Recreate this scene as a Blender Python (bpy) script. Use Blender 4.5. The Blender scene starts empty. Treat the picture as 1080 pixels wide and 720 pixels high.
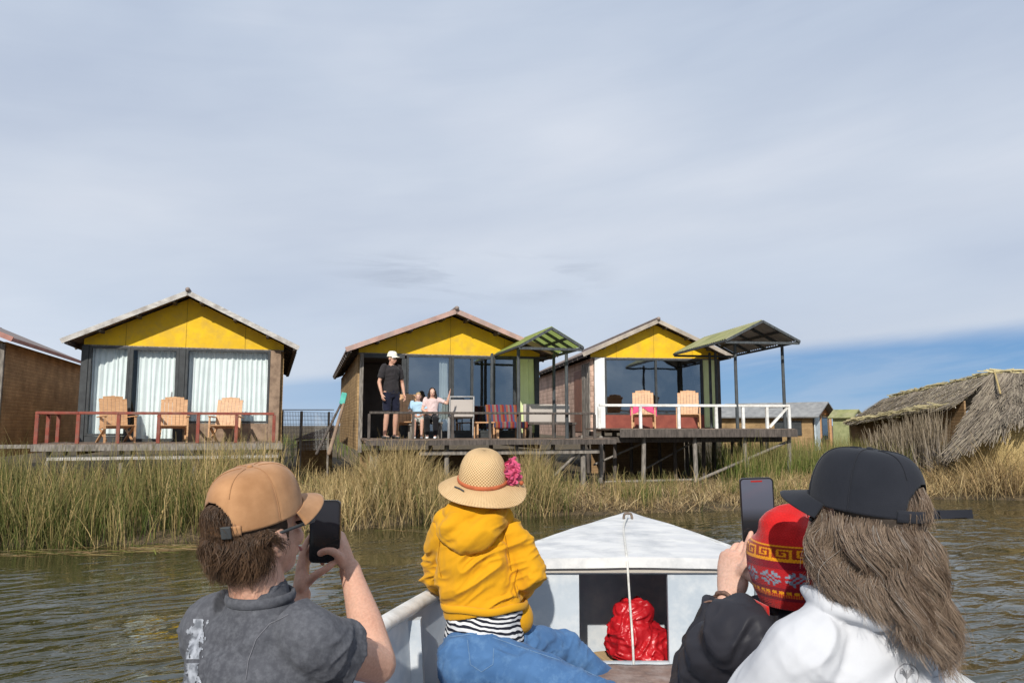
import bpy, bmesh, math, random
import numpy as np
from mathutils import Vector, Matrix, noise
random.seed(7); RNG = np.random.default_rng(11)
SC = bpy.context.scene; COL = SC.collection
F = 780.0; H = 1.40; PITCH = math.atan(88 / F)
cp, sp = math.cos(PITCH), math.sin(PITCH)
V = Vector; R = math.radians

def PX(px, py, Y):
    """world point on the vertical plane at distance Y that was measured at photo pixel (px,py)"""
    x = (px - 540) / F; u = (360 - py) / F
    dy = cp - u * sp; t = Y / dy
    return V((x * t, Y, H + (sp + u * cp) * t))

# ------------------------------------------------------------------ materials
def lin(r, g, b):
    f = lambda c: (c / 255 / 12.92) if c <= 10 else ((c / 255 + .055) / 1.055) ** 2.4
    return (f(r), f(g), f(b))
def c4(c): return (c[0], c[1], c[2], 1.0)

class NT:
    def __init__(s, name):
        s.m = bpy.data.materials.new(name); s.m.use_nodes = True
        s.t = s.m.node_tree; s.t.nodes.clear(); s.L = s.t.links
        s.out = s.n('ShaderNodeOutputMaterial')
    def n(s, typ, **kw):
        nd = s.t.nodes.new(typ)
        for k, v in kw.items():
            if k.startswith('i_'):
                nd.inputs[int(k[2:])].default_value = v
            else: setattr(nd, k, v)
        return nd
    def l(s, a, b): s.L.new(a, b)
    def coords(s, stretch=(1, 1, 1), kind='Object', rnd=True):
        tc = s.n('ShaderNodeTexCoord'); mp = s.n('ShaderNodeMapping')
        mp.inputs['Scale'].default_value = stretch
        s.l(tc.outputs[kind], mp.inputs['Vector'])
        if rnd:
            oi = s.n('ShaderNodeObjectInfo'); mu = s.n('ShaderNodeMath', operation='MULTIPLY', i_1=17.3)
            cb = s.n('ShaderNodeCombineXYZ'); s.l(oi.outputs['Random'], mu.inputs[0])
            for k in range(3): s.l(mu.outputs[0], cb.inputs[k])
            s.l(cb.outputs[0], mp.inputs['Location'])
        return mp.outputs[0]
    def noise(s, vec, scale, detail=4, rough=.55, dist=0):
        nd = s.n('ShaderNodeTexNoise'); nd.inputs['Scale'].default_value = scale
        nd.inputs['Detail'].default_value = detail; nd.inputs['Roughness'].default_value = rough
        nd.inputs['Distortion'].default_value = dist
        s.l(vec, nd.inputs['Vector']); return nd.outputs['Fac']
    def ramp(s, fac, stops):
        r = s.n('ShaderNodeValToRGB'); e = r.color_ramp.elements
        while len(e) < len(stops): e.new(.5)
        for q, (p, c) in zip(e, stops): q.position = p; q.color = c4(c) if len(c) == 3 else c
        s.l(fac, r.inputs[0]); return r.outputs[0]
    def mix(s, fac, a, b, mode='MIX'):
        m = s.n('ShaderNodeMix', data_type='RGBA', blend_type=mode)
        for sock, v in ((m.inputs[0], fac), (m.inputs[6], a), (m.inputs[7], b)):
            if hasattr(v, 'default_value') or hasattr(v, 'is_linked'): s.l(v, sock)
            elif isinstance(v, (int, float)): sock.default_value = v
            else: sock.default_value = c4(v)
        return m.outputs[2]
    def bump(s, h, strength=.3, dist=.01, prev=None):
        b = s.n('ShaderNodeBump'); b.inputs['Strength'].default_value = strength; b.inputs['Distance'].default_value = dist
        s.l(h, b.inputs['Height'])
        if prev is not None: s.l(prev, b.inputs['Normal'])
        return b.outputs[0]
    def princ(s, color, rough=.7, normal=None, metallic=0., spec=.3, **kw):
        p = s.n('ShaderNodeBsdfPrincipled')
        if hasattr(color, 'is_linked'): s.l(color, p.inputs['Base Color'])
        else: p.inputs['Base Color'].default_value = c4(color)
        if hasattr(rough, 'is_linked'): s.l(rough, p.inputs['Roughness'])
        else: p.inputs['Roughness'].default_value = rough
        p.inputs['Metallic'].default_value = metallic
        p.inputs['Specular IOR Level'].default_value = spec
        for k, v in kw.items(): p.inputs[k.replace('_', ' ')].default_value = v
        if normal is not None: s.l(normal, p.inputs['Normal'])
        return p.outputs[0]
    def done(s, sh): s.l(sh, s.out.inputs[0]); return s.m

def M(name, c1, c2=None, scale=6, rough=.75, bump=.15, bscale=40, bdist=.004, stretch=(1, 1, 1), spec=.25, metallic=0, dirt=None, dirt_scale=1.5, lo=.35, hi=.65, sheen=0, coat=0):
    t = NT(name); c2 = c2 or tuple(x * .75 for x in c1)
    v = t.coords(stretch)
    col = t.ramp(t.noise(v, scale, 5), [(lo, c2), (hi, c1)])
    if dirt:
        v2 = t.coords((1, 1, 1)); d = t.ramp(t.noise(v2, dirt_scale, 6, .65), [(.45, (0, 0, 0)), (.72, (1, 1, 1))])
        col = t.mix(d, col, dirt)
    nb = t.bump(t.noise(v, bscale, 3), bump, bdist) if bump else None
    kw = {}
    if sheen: kw = dict(Sheen_Weight=sheen)
    if coat: kw['Coat_Weight'] = coat
    return t.done(t.princ(col, rough, nb, metallic, spec, **kw))

def attr_mat(name, rough=.7, trans=0.0, spec=.25, bump=None, vary=0, sheen=0):
    t = NT(name); a = t.n('ShaderNodeAttribute', attribute_name='Col'); col = a.outputs[0]
    if vary:
        v = t.coords(); col = t.mix(1.0, col, t.ramp(t.noise(v, vary, 4), [(.3, (.72, .72, .72)), (.7, (1.15, 1.15, 1.15))]), 'MULTIPLY')
    nb = None
    if bump: nb = t.bump(t.noise(t.coords(), bump[0], 3), bump[1], bump[2])
    p = t.princ(col, rough, nb, 0, spec, **(dict(Sheen_Weight=sheen) if sheen else {}))
    if trans:
        tr = t.n('ShaderNodeBsdfTranslucent'); t.l(col, tr.inputs[0]); mx = t.n('ShaderNodeMixShader', i_0=trans)
        t.l(p, mx.inputs[1]); t.l(tr.outputs[0], mx.inputs[2]); p = mx.outputs[0]
    return t.done(p)

# ------------------------------------------------------------------ mesh builder
WM = {}
def world_of(o):
    m = Matrix.Identity(4)
    while o is not None: m = o.matrix_basis @ m; o = o.parent
    return m

class MB:
    def __init__(s): s.v = []; s.f = []; s.uv = []; s.col = []
    def add(s, vs, fs, uvs=None, cols=None):
        k = len(s.v); s.v += [tuple(p) for p in vs]; s.f += [tuple(i + k for i in f) for f in fs]
        s.uv += uvs if uvs else [(0, 0)] * len(vs); s.col += cols if cols else [None] * len(vs)
        return s
    def box(s, c, size, rot=None, bev=0):
        x, y, z = size[0] / 2, size[1] / 2, size[2] / 2; c = V(c)
        if bev:
            b = min(bev, x * .9, y * .9, z * .9); pts = []
            bm = bmesh.new(); bmesh.ops.create_cube(bm, size=1)
            for v in bm.verts: v.co = V((v.co.x * 2 * x, v.co.y * 2 * y, v.co.z * 2 * z))
            bmesh.ops.bevel(bm, geom=list(bm.edges), offset=b, segments=2, affect='EDGES', profile=.5)
            bm.verts.index_update()
            vs = [v.co.copy() for v in bm.verts]; fs = [[v.index for v in f.verts] for f in bm.faces]; bm.free()
        else:
            vs = [V((a * x, b * y, d * z)) for a in (-1, 1) for b in (-1, 1) for d in (-1, 1)]
            fs = [(0, 1, 3, 2), (4, 6, 7, 5), (0, 4, 5, 1), (2, 3, 7, 6), (0, 2, 6, 4), (1, 5, 7, 3)]
        if rot is not None: vs = [rot @ v for v in vs]
        return s.add([v + c for v in vs], fs)
    def bar(s, p, q, w, h, up=(0, 0, 1), bev=0):
        p, q = V(p), V(q); d = (q - p); L = d.length; d.normalize(); u = V(up)
        if abs(d.dot(u)) > .98: u = V((0, 1, 0))
        x = d.cross(u).normalized(); z = x.cross(d).normalized()
        m = Matrix((x, d, z)).transposed()
        return s.box((p + q) / 2, (w, L, h), m, bev)
    def prism(s, poly, a, b):
        """poly: list of (x,z); from y=a to y=b"""
        n = len(poly)
        vs = [V((x, a, z)) for x, z in poly] + [V((x, b, z)) for x, z in poly]
        fs = [tuple(range(n)), tuple(range(2 * n - 1, n - 1, -1))] + [(i, i + n, (i + 1) % n + n, (i + 1) % n) for i in range(n)]
        return s.add(vs, fs)
    def tube(s, pts, rad, n=10, ref=None, caps=True, smooth=1, round_end=True, uvs=False):
        """rad: list of r or (ra,rb); ra along ref"""
        pts = [V(p) for p in pts]; rad = [(r, r) if not isinstance(r, (tuple, list)) else tuple(r) for r in rad]
        if len(rad) == 1: rad = rad * len(pts)
        if smooth > 1 and len(pts) > 2: pts, rad = resample(pts, rad, smooth)
        elif smooth > 1 and len(pts) == 2:
            k = smooth; pts0, rad0 = pts, rad
            pts = [pts0[0].lerp(pts0[1], i / k) for i in range(k + 1)]; rad = [tuple(rad0[0][j] * (1 - i / k) + rad0[1][j] * i / k for j in (0, 1)) for i in range(k + 1)]
        m = len(pts); rings = []
        T = [(pts[min(i + 1, m - 1)] - pts[max(i - 1, 0)]).normalized() for i in range(m)]
        if round_end and caps:
            def ext(i, sg):
                r = min(rad[i]); out = []
                for a in (30, 60, 80):
                    out.append((pts[i] + T[i] * sg * r * math.sin(R(a)), tuple(q * math.cos(R(a)) for q in rad[i]), T[i]))
                return out
            seq = ext(0, -1)[::-1] + list(zip(pts, rad, T)) + ext(m - 1, 1)
        else: seq = list(zip(pts, rad, T))
        x0 = None; vs = []; uv = []
        for j, (p, r, t) in enumerate(seq):
            if ref is not None: x = V(ref)
            elif x0 is None:
                x = V((1, 0, 0)) if abs(t.x) < .8 else V((0, 1, 0))
            else: x = x0
            x = (x - t * x.dot(t)).normalized(); y = t.cross(x); x0 = x
            for i in range(n):
                a = 2 * math.pi * i / n
                vs.append(p + x * math.cos(a) * r[0] + y * math.sin(a) * r[1]); uv.append((i / n, j / (len(seq) - 1)))
        k = len(seq)
        fs = [(j * n + i, j * n + (i + 1) % n, (j + 1) * n + (i + 1) % n, (j + 1) * n + i) for j in range(k - 1) for i in range(n)]
        if caps: fs += [tuple(range(n - 1, -1, -1)), tuple((k - 1) * n + i for i in range(n))]
        return s.add(vs, fs, uv)
    def ell(s, c, axes, nu=20, nv=12):
        """axes: 3 vectors (scaled)"""
        c = V(c); a, b, d = [V(q) for q in axes]; vs = [c - d]
        for j in range(1, nv):
            ph = -math.pi / 2 + math.pi * j / nv
            for i in range(nu):
                th = 2 * math.pi * i / nu
                vs.append(c + a * math.cos(th) * math.cos(ph) + b * math.sin(th) * math.cos(ph) + d * math.sin(ph))
        vs.append(c + d); fs = [(0, 1 + (i + 1) % nu, 1 + i) for i in range(nu)]
        for j in range(nv - 2):
            for i in range(nu):
                p = 1 + j * nu; fs.append((p + i, p + (i + 1) % nu, p + nu + (i + 1) % nu, p + nu + i))
        p = 1 + (nv - 2) * nu; fs += [(p + i, p + (i + 1) % nu, len(vs) - 1) for i in range(nu)]
        return s.add(vs, fs)
    def sph(s, c, r, nu=16, nv=10): return s.ell(c, (V((r, 0, 0)), V((0, r, 0)), V((0, 0, r))), nu, nv)
    def surf(s, fn, nu, nv, closed=False, keep=None, col=None):
        vs, uv, cc = [], [], []; mu = nu if closed else nu + 1
        for j in range(nv + 1):
            for i in range(mu):
                vs.append(V(fn(i / nu, j / nv))); uv.append((i / nu, j / nv))
                if col: cc.append(col(i / nu, j / nv))
        fs = []
        for j in range(nv):
            for i in range(nu):
                if keep and not keep((i + .5) / nu, (j + .5) / nv): continue
                i2 = (i + 1) % mu
                fs.append((j * mu + i, j * mu + i2, (j + 1) * mu + i2, (j + 1) * mu + i))
        return s.add(vs, fs, uv, cc if col else None)
    def lathe(s, c, prof, n=24, axis=None):
        c = V(c); m = axis or Matrix.Identity(3)
        def fn(u, v):
            k = v * (len(prof) - 1); i = min(int(k), len(prof) - 2); t = k - i
            r = prof[i][0] * (1 - t) + prof[i + 1][0] * t; z = prof[i][1] * (1 - t) + prof[i + 1][1] * t
            return c + m @ V((r * math.cos(u * 2 * math.pi), r * math.sin(u * 2 * math.pi), z))
        return s.surf(fn, n, len(prof) - 1, True)
    def mesh(s, name, inv=None, flat=False):
        me = bpy.data.meshes.new(name)
        vs = s.v if inv is None else [tuple(inv @ V(p)) for p in s.v]
        me.from_pydata(vs, [], s.f)
        if s.f:
            li = np.zeros(len(me.loops), dtype=np.int32); me.loops.foreach_get('vertex_index', li)
            ul = me.uv_layers.new(name='UVMap'); ul.data.foreach_set('uv', np.array(s.uv, dtype=np.float32)[li].ravel())
            if any(c is not None for c in s.col):
                at = me.color_attributes.new('Col', 'FLOAT_COLOR', 'POINT')
                at.data.foreach_set('color', np.array([(*(c or (1, 1, 1))[:3], 1) for c in s.col], dtype=np.float32).ravel())
            if not flat: me.polygons.foreach_set('use_smooth', [True] * len(me.polygons))
        return me
    def build(s, name, mat, parent=None, world=False, flat=True, base=None, solid=0, smooth_angle=None):
        """world=True: coordinates are world coordinates; base: origin of a top-level mesh"""
        inv = None
        if world and parent is not None: inv = world_of(parent).inverted()
        if base is not None and parent is None: inv = Matrix.Translation(-V(base))
        me = s.mesh(name, inv, flat)
        if smooth_angle: me.polygons.foreach_set('use_smooth', [True] * len(me.polygons))
        o = bpy.data.objects.new(name, me); COL.objects.link(o); o.parent = parent
        if base is not None and parent is None: o.location = V(base)
        for m in (mat if isinstance(mat, list) else [mat]): me.materials.append(m)
        if solid:
            md = o.modifiers.new('s', 'SOLIDIFY'); md.thickness = solid; md.offset = 1
        if smooth_angle:
            bm = bmesh.new(); bm.from_mesh(me)
            for e in bm.edges:
                if len(e.link_faces) == 2 and e.calc_face_angle(0) > R(smooth_angle): e.smooth = False
            bm.to_mesh(me); bm.free()
        return o

def resample(pts, rad, k):
    P = [pts[0] * 2 - pts[1]] + pts + [pts[-1] * 2 - pts[-2]]; out = []; ro = []
    for i in range(1, len(P) - 2):
        a, b, c, d = P[i - 1], P[i], P[i + 1], P[i + 2]
        for q in range(k):
            t = q / k
            out.append(.5 * ((2 * b) + (c - a) * t + (2 * a - 5 * b + 4 * c - d) * t * t + (-a + 3 * b - 3 * c + d) * t ** 3))
            r0, r1 = rad[i - 1], rad[i]; t2 = t * t * (3 - 2 * t)
            ro.append(tuple(r0[j] * (1 - t2) + r1[j] * t2 for j in (0, 1)))
    out.append(pts[-1]); ro.append(rad[-1]); return out, ro

def tag(o, label=None, cat=None, group=None, kind=None):
    if label: o['label'] = label
    if cat: o['category'] = cat
    if group: o['group'] = group
    if kind: o['kind'] = kind
    return o
def thing(name, label, cat, loc=(0, 0, 0), rz=0, group=None):
    o = bpy.data.objects.new(name, None); COL.objects.link(o); o.location = loc; o.rotation_euler = (0, 0, rz)
    o.empty_display_size = .2
    return tag(o, label, cat, group)
def copy_tree(o, parent=None):
    c = o.copy(); COL.objects.link(c); c.parent = parent
    for ch in [x for x in o.children]: copy_tree(ch, c)
    return c

def voxel(mb, name, mat, vs, parent=None, it=8, world=True, base=None, fac=.5, disp=None, shade=True):
    """one continuous surface from overlapping closed shapes"""
    inv = None
    if world and parent is not None: inv = world_of(parent).inverted()
    me = mb.mesh('tmp'); o = bpy.data.objects.new('tmp', me); COL.objects.link(o)
    md = o.modifiers.new('r', 'REMESH'); md.mode = 'VOXEL'; md.voxel_size = vs; md.adaptivity = 0
    if it: sm = o.modifiers.new('s', 'SMOOTH'); sm.factor = fac; sm.iterations = it
    dg = bpy.context.evaluated_depsgraph_get(); ev = o.evaluated_get(dg)
    m2 = bpy.data.meshes.new_from_object(ev); bpy.data.objects.remove(o); bpy.data.meshes.remove(me)
    n = len(m2.vertices); co = np.zeros(n * 3, dtype=np.float32); m2.vertices.foreach_get('co', co); co = co.reshape(-1, 3)
    if disp is not None:
        no = np.zeros(n * 3, dtype=np.float32); m2.vertices.foreach_get('normal', no); no = no.reshape(-1, 3)
        co = co + no * disp(co, no)[:, None]
    m2.name = name
    if inv is not None:
        A = np.array(inv); co = co @ A[:3, :3].T + A[:3, 3]
    if base is not None and parent is None: co = co - np.array(base)
    m2.vertices.foreach_set('co', np.ascontiguousarray(co, dtype=np.float32).ravel())
    m2.polygons.foreach_set('use_smooth', [True] * len(m2.polygons)); m2.materials.clear(); m2.materials.append(mat); m2.update()
    ob = bpy.data.objects.new(name, m2); COL.objects.link(ob); ob.parent = parent
    if base is not None and parent is None: ob.location = V(base)
    return ob

def np_noise(P, seed=0):
    """vectorised value noise, P (n,3) -> -1..1"""
    I = np.floor(P).astype(np.int64); f = P - I; f = f * f * f * (f * (f * 6 - 15) + 10)
    def h(ix, iy, iz):
        n = (ix * 374761393 + iy * 668265263 + iz * 2147483647 + seed * 1013904223) & 0xffffffff
        n = ((n ^ (n >> 13)) * 1274126177) & 0xffffffff; n = (n ^ (n >> 16)) & 0xffff
        return n / 32767.5 - 1
    r = 0
    for a in (0, 1):
        for b in (0, 1):
            for c in (0, 1):
                w = (f[:, 0] if a else 1 - f[:, 0]) * (f[:, 1] if b else 1 - f[:, 1]) * (f[:, 2] if c else 1 - f[:, 2])
                r = r + w * h(I[:, 0] + a, I[:, 1] + b, I[:, 2] + c)
    return r
def folds(amp, freq, dirs=((1, 0, 0), (0, 1, 0), (0, 0, 1)), seed=0, warp=.5):
    """cloth folds: ridged noise; dirs rows give the axes with freq per axis"""
    D = np.array([V(d).normalized()[:] for d in dirs]) * np.array(freq)[:, None]
    def fn(co, no):
        q = co @ D.T + warp * np.stack([np_noise(co * 9, seed + 5), np_noise(co * 9, seed + 6), np_noise(co * 9, seed + 7)], 1)
        n1 = np_noise(q, seed); n2 = np_noise(q * 2.1, seed + 1)
        rid = 1 - np.abs(n1) * 2.2; rid2 = 1 - np.abs(n2) * 2
        return amp * (np.clip(rid, -.4, 1) * .75 + .35 * np.clip(rid2, -.4, 1)) - amp * .25
    return fn
# ================================================================== camera, light, sky
cam = bpy.data.cameras.new('camera'); cam_o = bpy.data.objects.new('camera', cam); COL.objects.link(cam_o)
cam.sensor_width = 36; cam.lens = 26; cam.clip_start = .05; cam.clip_end = 6000
cam_o.location = (0, 0, H); cam_o.rotation_euler = (math.pi / 2 + PITCH, 0, 0); SC.camera = cam_o
SC.view_settings.view_transform = 'Standard'; SC.view_settings.look = 'None'; SC.view_settings.exposure = 0
SC.render.engine = 'CYCLES'; SC.cycles.max_bounces = 8; SC.cycles.transparent_max_bounces = 12

SUN_EL = R(34); to_sun = V((-.17, -1, 0)).normalized() * math.cos(SUN_EL) + V((0, 0, math.sin(SUN_EL)))
sun = bpy.data.lights.new('sun', 'SUN'); sun.energy = 4.5; sun.angle = R(.6); sun.color = (1, .95, .87)
sun_o = bpy.data.objects.new('sun', sun); COL.objects.link(sun_o); sun_o.location = (0, -5, 20)
sun_o.rotation_euler = to_sun.to_track_quat('Z', 'Y').to_euler()

def make_world():
    w = bpy.data.worlds.new('World'); SC.world = w; w.use_nodes = True
    t = NT.__new__(NT); t.t = w.node_tree; t.t.nodes.clear(); t.L = t.t.links
    out = t.n('ShaderNodeOutputWorld')
    sky = t.n('ShaderNodeTexSky', sky_type='NISHITA'); sky.sun_disc = False; sky.sun_elevation = SUN_EL
    sky.sun_rotation = math.atan2(to_sun.x, to_sun.y); sky.air_density = 1.2; sky.dust_density = .6
    bg1n = t.n('ShaderNodeBackground'); bg1n.inputs[1].default_value = .085; t.l(sky.outputs[0], bg1n.inputs[0])
    tc = t.n('ShaderNodeTexCoord'); sep = t.n('ShaderNodeSeparateXYZ'); t.l(tc.outputs['Generated'], sep.inputs[0])
    def math_(op, a, b=None, c=None):
        m = t.n('ShaderNodeMath', operation=op)
        for k, v in enumerate((a, b, c)):
            if v is None: continue
            if isinstance(v, (int, float)): m.inputs[k].default_value = v
            else: t.l(v, m.inputs[k])
        return m.outputs[0]
    x, y, z = sep.outputs[0], sep.outputs[1], sep.outputs[2]
    hz = math_('SQRT', math_('ADD', math_('MULTIPLY', x, x), math_('MULTIPLY', y, y)))
    el = math_('DIVIDE', z, math_('MAXIMUM', hz, .05)); az = math_('ARCTAN2', x, y)
    blue = t.ramp(el, [(.0, (.38, .56, .77)), (.035, (.18, .40, .71)), (.12, (.095, .28, .62)), (.4, (.12, .25, .5))]); bgb = t.n('ShaderNodeBackground'); t.l(blue, bgb.inputs[0])
    bg1 = t.n('ShaderNodeMixShader', i_0=.88); t.l(bg1n.outputs[0], bg1.inputs[1]); t.l(bgb.outputs[0], bg1.inputs[2])
    # cloud coordinates: azimuth / elevation stretched into long soft streaks rising to the right
    cb = t.n('ShaderNodeCombineXYZ'); t.l(math_('MULTIPLY', az, 1.0), cb.inputs[0]); t.l(math_('MULTIPLY_ADD', az, -.35, math_('MULTIPLY', el, 2.6)), cb.inputs[1])
    v = cb.outputs[0]
    n1 = t.noise(v, 1.3, 5, .45, .25)
    cb2 = t.n('ShaderNodeCombineXYZ'); t.l(math_('MULTIPLY', az, 1.6), cb2.inputs[0]); t.l(math_('MULTIPLY_ADD', az, -1.2, math_('MULTIPLY', el, 9.0)), cb2.inputs[1])
    n2 = t.noise(cb2.outputs[0], 2.2, 8, .6, .5)
    # soft grey blue veil
    veil = t.ramp(n1, [(.30, (.46, .535, .675)), (.50, (.575, .645, .76)), (.70, (.715, .76, .845))])
    streak = t.ramp(n2, [(.38, (.98, .983, .99)), (.66, (1.02, 1.018, 1.014))])
    veil = t.mix(1.0, veil, streak, 'MULTIPLY')
    # lighter towards mid height, greyer on top
    vert = t.ramp(el, [(.0, (.86, .93, 1.0)), (.12, (1.02, 1.04, 1.05)), (.26, (1.08, 1.06, 1.04)), (.52, (.92, .94, .97))])
    veil = t.mix(1.0, veil, vert, 'MULTIPLY')
    # ragged darker wisps low in the middle
    cb3 = t.n('ShaderNodeCombineXYZ'); t.l(math_('MULTIPLY', az, 3.0), cb3.inputs[0]); t.l(math_('MULTIPLY_ADD', az, 1.0, math_('MULTIPLY', el, 17.0)), cb3.inputs[1])
    n3 = t.noise(cb3.outputs[0], 1.6, 8, .62, .6)
    band = t.ramp(el, [(.16, (0, 0, 0)), (.19, (1, 1, 1)), (.215, (1, 1, 1)), (.24, (0, 0, 0))])
    wz = t.ramp(n3, [(.47, (0, 0, 0)), (.60, (1, 1, 1))])
    azb = t.ramp(math_('MULTIPLY_ADD', az, .5, .5), [(.36, (0, 0, 0)), (.42, (1, 1, 1)), (.53, (1, 1, 1)), (.58, (0, 0, 0))])
    veil = t.mix(math_('MULTIPLY', math_('MULTIPLY', band, wz), math_('MULTIPLY', azb, .34)), veil, (.32, .37, .47))
    # heaped bright clouds over the lake behind the camera (seen mirrored in the windows)
    n5 = t.noise(tc.outputs['Generated'], 15, 6, .55, .3); puff = t.ramp(n5, [(.42, (.20, .27, .38)), (.56, (.50, .55, .62)), (.68, (.86, .88, .90))])
    bk = t.n('ShaderNodeMapRange'); t.l(y, bk.inputs[0]); bk.inputs[1].default_value = -.05; bk.inputs[2].default_value = -.35; bk.inputs[3].default_value = 0; bk.inputs[4].default_value = .8
    lowm = t.ramp(el, [(.15, (1, 1, 1)), (.5, (0, 0, 0))])
    veil = t.mix(math_('MULTIPLY', bk.outputs[0], lowm), veil, puff)
    bg2 = t.n('ShaderNodeBackground'); bg2.inputs[1].default_value = 1.0; t.l(veil, bg2.inputs[0])
    # clear blue wedge near the horizon, opening to the right
    edge = math_('MULTIPLY_ADD', az, .060, .070)
    n4 = t.noise(cb2.outputs[0], 1.3, 6, .55, .3)
    dd = math_('ADD', math_('SUBTRACT', el, edge), math_('MULTIPLY', math_('SUBTRACT', n4, .5), .05))
    mask = t.n('ShaderNodeMapRange', interpolation_type='SMOOTHSTEP'); t.l(dd, mask.inputs[0])
    mask.inputs[1].default_value = -.022; mask.inputs[2].default_value = .018; mask.inputs[3].default_value = 0; mask.inputs[4].default_value = 1
    # thin white streaks inside the wedge, and blue gone behind the camera
    th = t.ramp(n2, [(.44, (.05, .05, .05)), (.66, (.38, .38, .38))])
    back = t.n('ShaderNodeMapRange'); t.l(y, back.inputs[0]); back.inputs[1].default_value = -.2; back.inputs[2].default_value = .2; back.inputs[3].default_value = .55; back.inputs[4].default_value = 0
    leftm = t.n('ShaderNodeMapRange'); t.l(az, leftm.inputs[0]); leftm.inputs[1].default_value = -.5; leftm.inputs[2].default_value = .25; leftm.inputs[3].default_value = .68; leftm.inputs[4].default_value = 0
    fac = math_('MAXIMUM', math_('MAXIMUM', mask.outputs[0], th), math_('MAXIMUM', back.outputs[0], leftm.outputs[0]))
    # white rim of cloud just above the wedge
    rim = t.n('ShaderNodeMapRange', interpolation_type='SMOOTHSTEP'); t.l(dd, rim.inputs[0]); rim.inputs[1].default_value = .0; rim.inputs[2].default_value = .09; rim.inputs[3].default_value = .32; rim.inputs[4].default_value = 0
    rimz = math_('MULTIPLY', rim.outputs[0], mask.outputs[0])
    bgw = t.n('ShaderNodeBackground'); bgw.inputs[0].default_value = (.76, .79, .83, 1); bgw.inputs[1].default_value = 1
    m0 = t.n('ShaderNodeMixShader'); t.l(rimz, m0.inputs[0]); t.l(bg2.outputs[0], m0.inputs[1]); t.l(bgw.outputs[0], m0.inputs[2])
    m1 = t.n('ShaderNodeMixShader'); t.l(fac, m1.inputs[0]); t.l(bg1.outputs[0], m1.inputs[1]); t.l(m0.outputs[0], m1.inputs[2])
    t.l(m1.outputs[0], out.inputs[0])
make_world()

# ================================================================== materials of the place
m_yellow = M('yellow_paint', (.82, .52, .014), (.70, .43, .016), 3.5, .6, .35, 14, .012, stretch=(1, 1, 1), dirt=(.60, .38, .05), dirt_scale=4)
m_wood_dark = M('weathered_dark_wood', (.125, .105, .092), (.06, .051, .045), 5, .85, .4, 30, .006, stretch=(6, 6, 1))
m_wood_grey = M('weathered_grey_wood', (.30, .27, .235), (.13, .115, .10), 6, .9, .5, 30, .006, stretch=(5, 5, 1))
m_plank = M('deck_planks', (.26, .19, .145), (.13, .095, .075), 4, .85, .4, 25, .005, stretch=(1, 6, 6))
m_red_rail = M('red_brown_painted_wood', (.30, .075, .05), (.20, .05, .036), 8, .65, .3, 40, .003, dirt=(.22, .12, .09), dirt_scale=6)
m_white_rail = M('white_painted_wood', (.80, .80, .78), (.64, .63, .60), 7, .6, .2, 30, .003, dirt=(.5, .47, .42), dirt_scale=5)
m_white_post = M('white_plaster', (.82, .83, .83), (.70, .71, .70), 4, .6, .15, 25, .003)
m_frame_dark = M('dark_window_frame', (.055, .06, .062), (.035, .038, .04), 8, .5, .1, 30, .002, spec=.4)
m_fascia_grey = M('greyed_white_fascia', (.60, .58, .54), (.40, .38, .36), 5, .75, .3, 20, .004, stretch=(1, 1, 4), dirt=(.28, .25, .22), dirt_scale=4)
m_fascia_pink = M('faded_pink_fascia', (.52, .34, .29), (.36, .24, .21), 5, .75, .3, 20, .004, dirt=(.3, .25, .22), dirt_scale=4)
m_fascia_tan = M('tan_fascia', (.46, .40, .33), (.30, .26, .22), 5, .8, .3, 20, .004)
m_fascia_red = M('faded_red_fascia', (.44, .22, .18), (.32, .16, .13), 5, .7, .3, 20, .004)
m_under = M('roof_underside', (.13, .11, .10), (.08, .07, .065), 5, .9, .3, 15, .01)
m_roof_metal = M('weathered_roof_sheet', (.30, .24, .21), (.20, .16, .14), 3, .6, .3, 12, .01, metallic=.1)
m_roof_green = M('moss_green_roof_sheet', (.30, .30, .13), (.19, .20, .085), 3, .7, .4, 12, .01, dirt=(.36, .33, .2), dirt_scale=2)
m_roof_grey = M('grey_roof_sheet', (.30, .30, .29), (.20, .2, .2), 3, .7, .3, 12, .01)
m_red_low = M('red_brown_low_wall', (.30, .085, .06), (.22, .06, .045), 5, .7, .2, 30, .003)
m_pillar = M('rough_clay_pillar', (.33, .235, .165), (.20, .14, .10), 7, .9, .6, 18, .015)
m_door_brown = M('brown_wooden_door', (.26, .11, .06), (.17, .075, .045), 6, .6, .2, 40, .003, stretch=(4, 4, 1))
m_chair_wood = M('oiled_light_wood', (.60, .355, .185), (.46, .25, .125), 7, .5, .2, 40, .002, stretch=(1, 1, 5), spec=.35)
m_grey_metal = M('grey_painted_metal', (.42, .42, .42), (.3, .3, .3), 8, .45, .05, 50, .001, metallic=.3)
m_canopy_post = M('dark_grey_timber_post', (.09, .10, .105), (.05, .055, .06), 6, .8, .3, 30, .004, stretch=(5, 5, 1))
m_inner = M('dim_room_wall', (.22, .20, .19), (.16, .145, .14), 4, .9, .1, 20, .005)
m_bank = M('dry_reed_litter_ground', (.16, .115, .06), (.07, .052, .032), 6, .95, .9, 22, .06, dirt=(.045, .038, .024), dirt_scale=1.2)
m_lakebed = M('lake_bed_mud', (.07, .06, .04), (.04, .035, .025), 2, .95, .3, 5, .05)
m_mesh_wire = M('galvanised_wire', (.32, .33, .33), (.22, .22, .22), 10, .6, 0, spec=.3)

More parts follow.
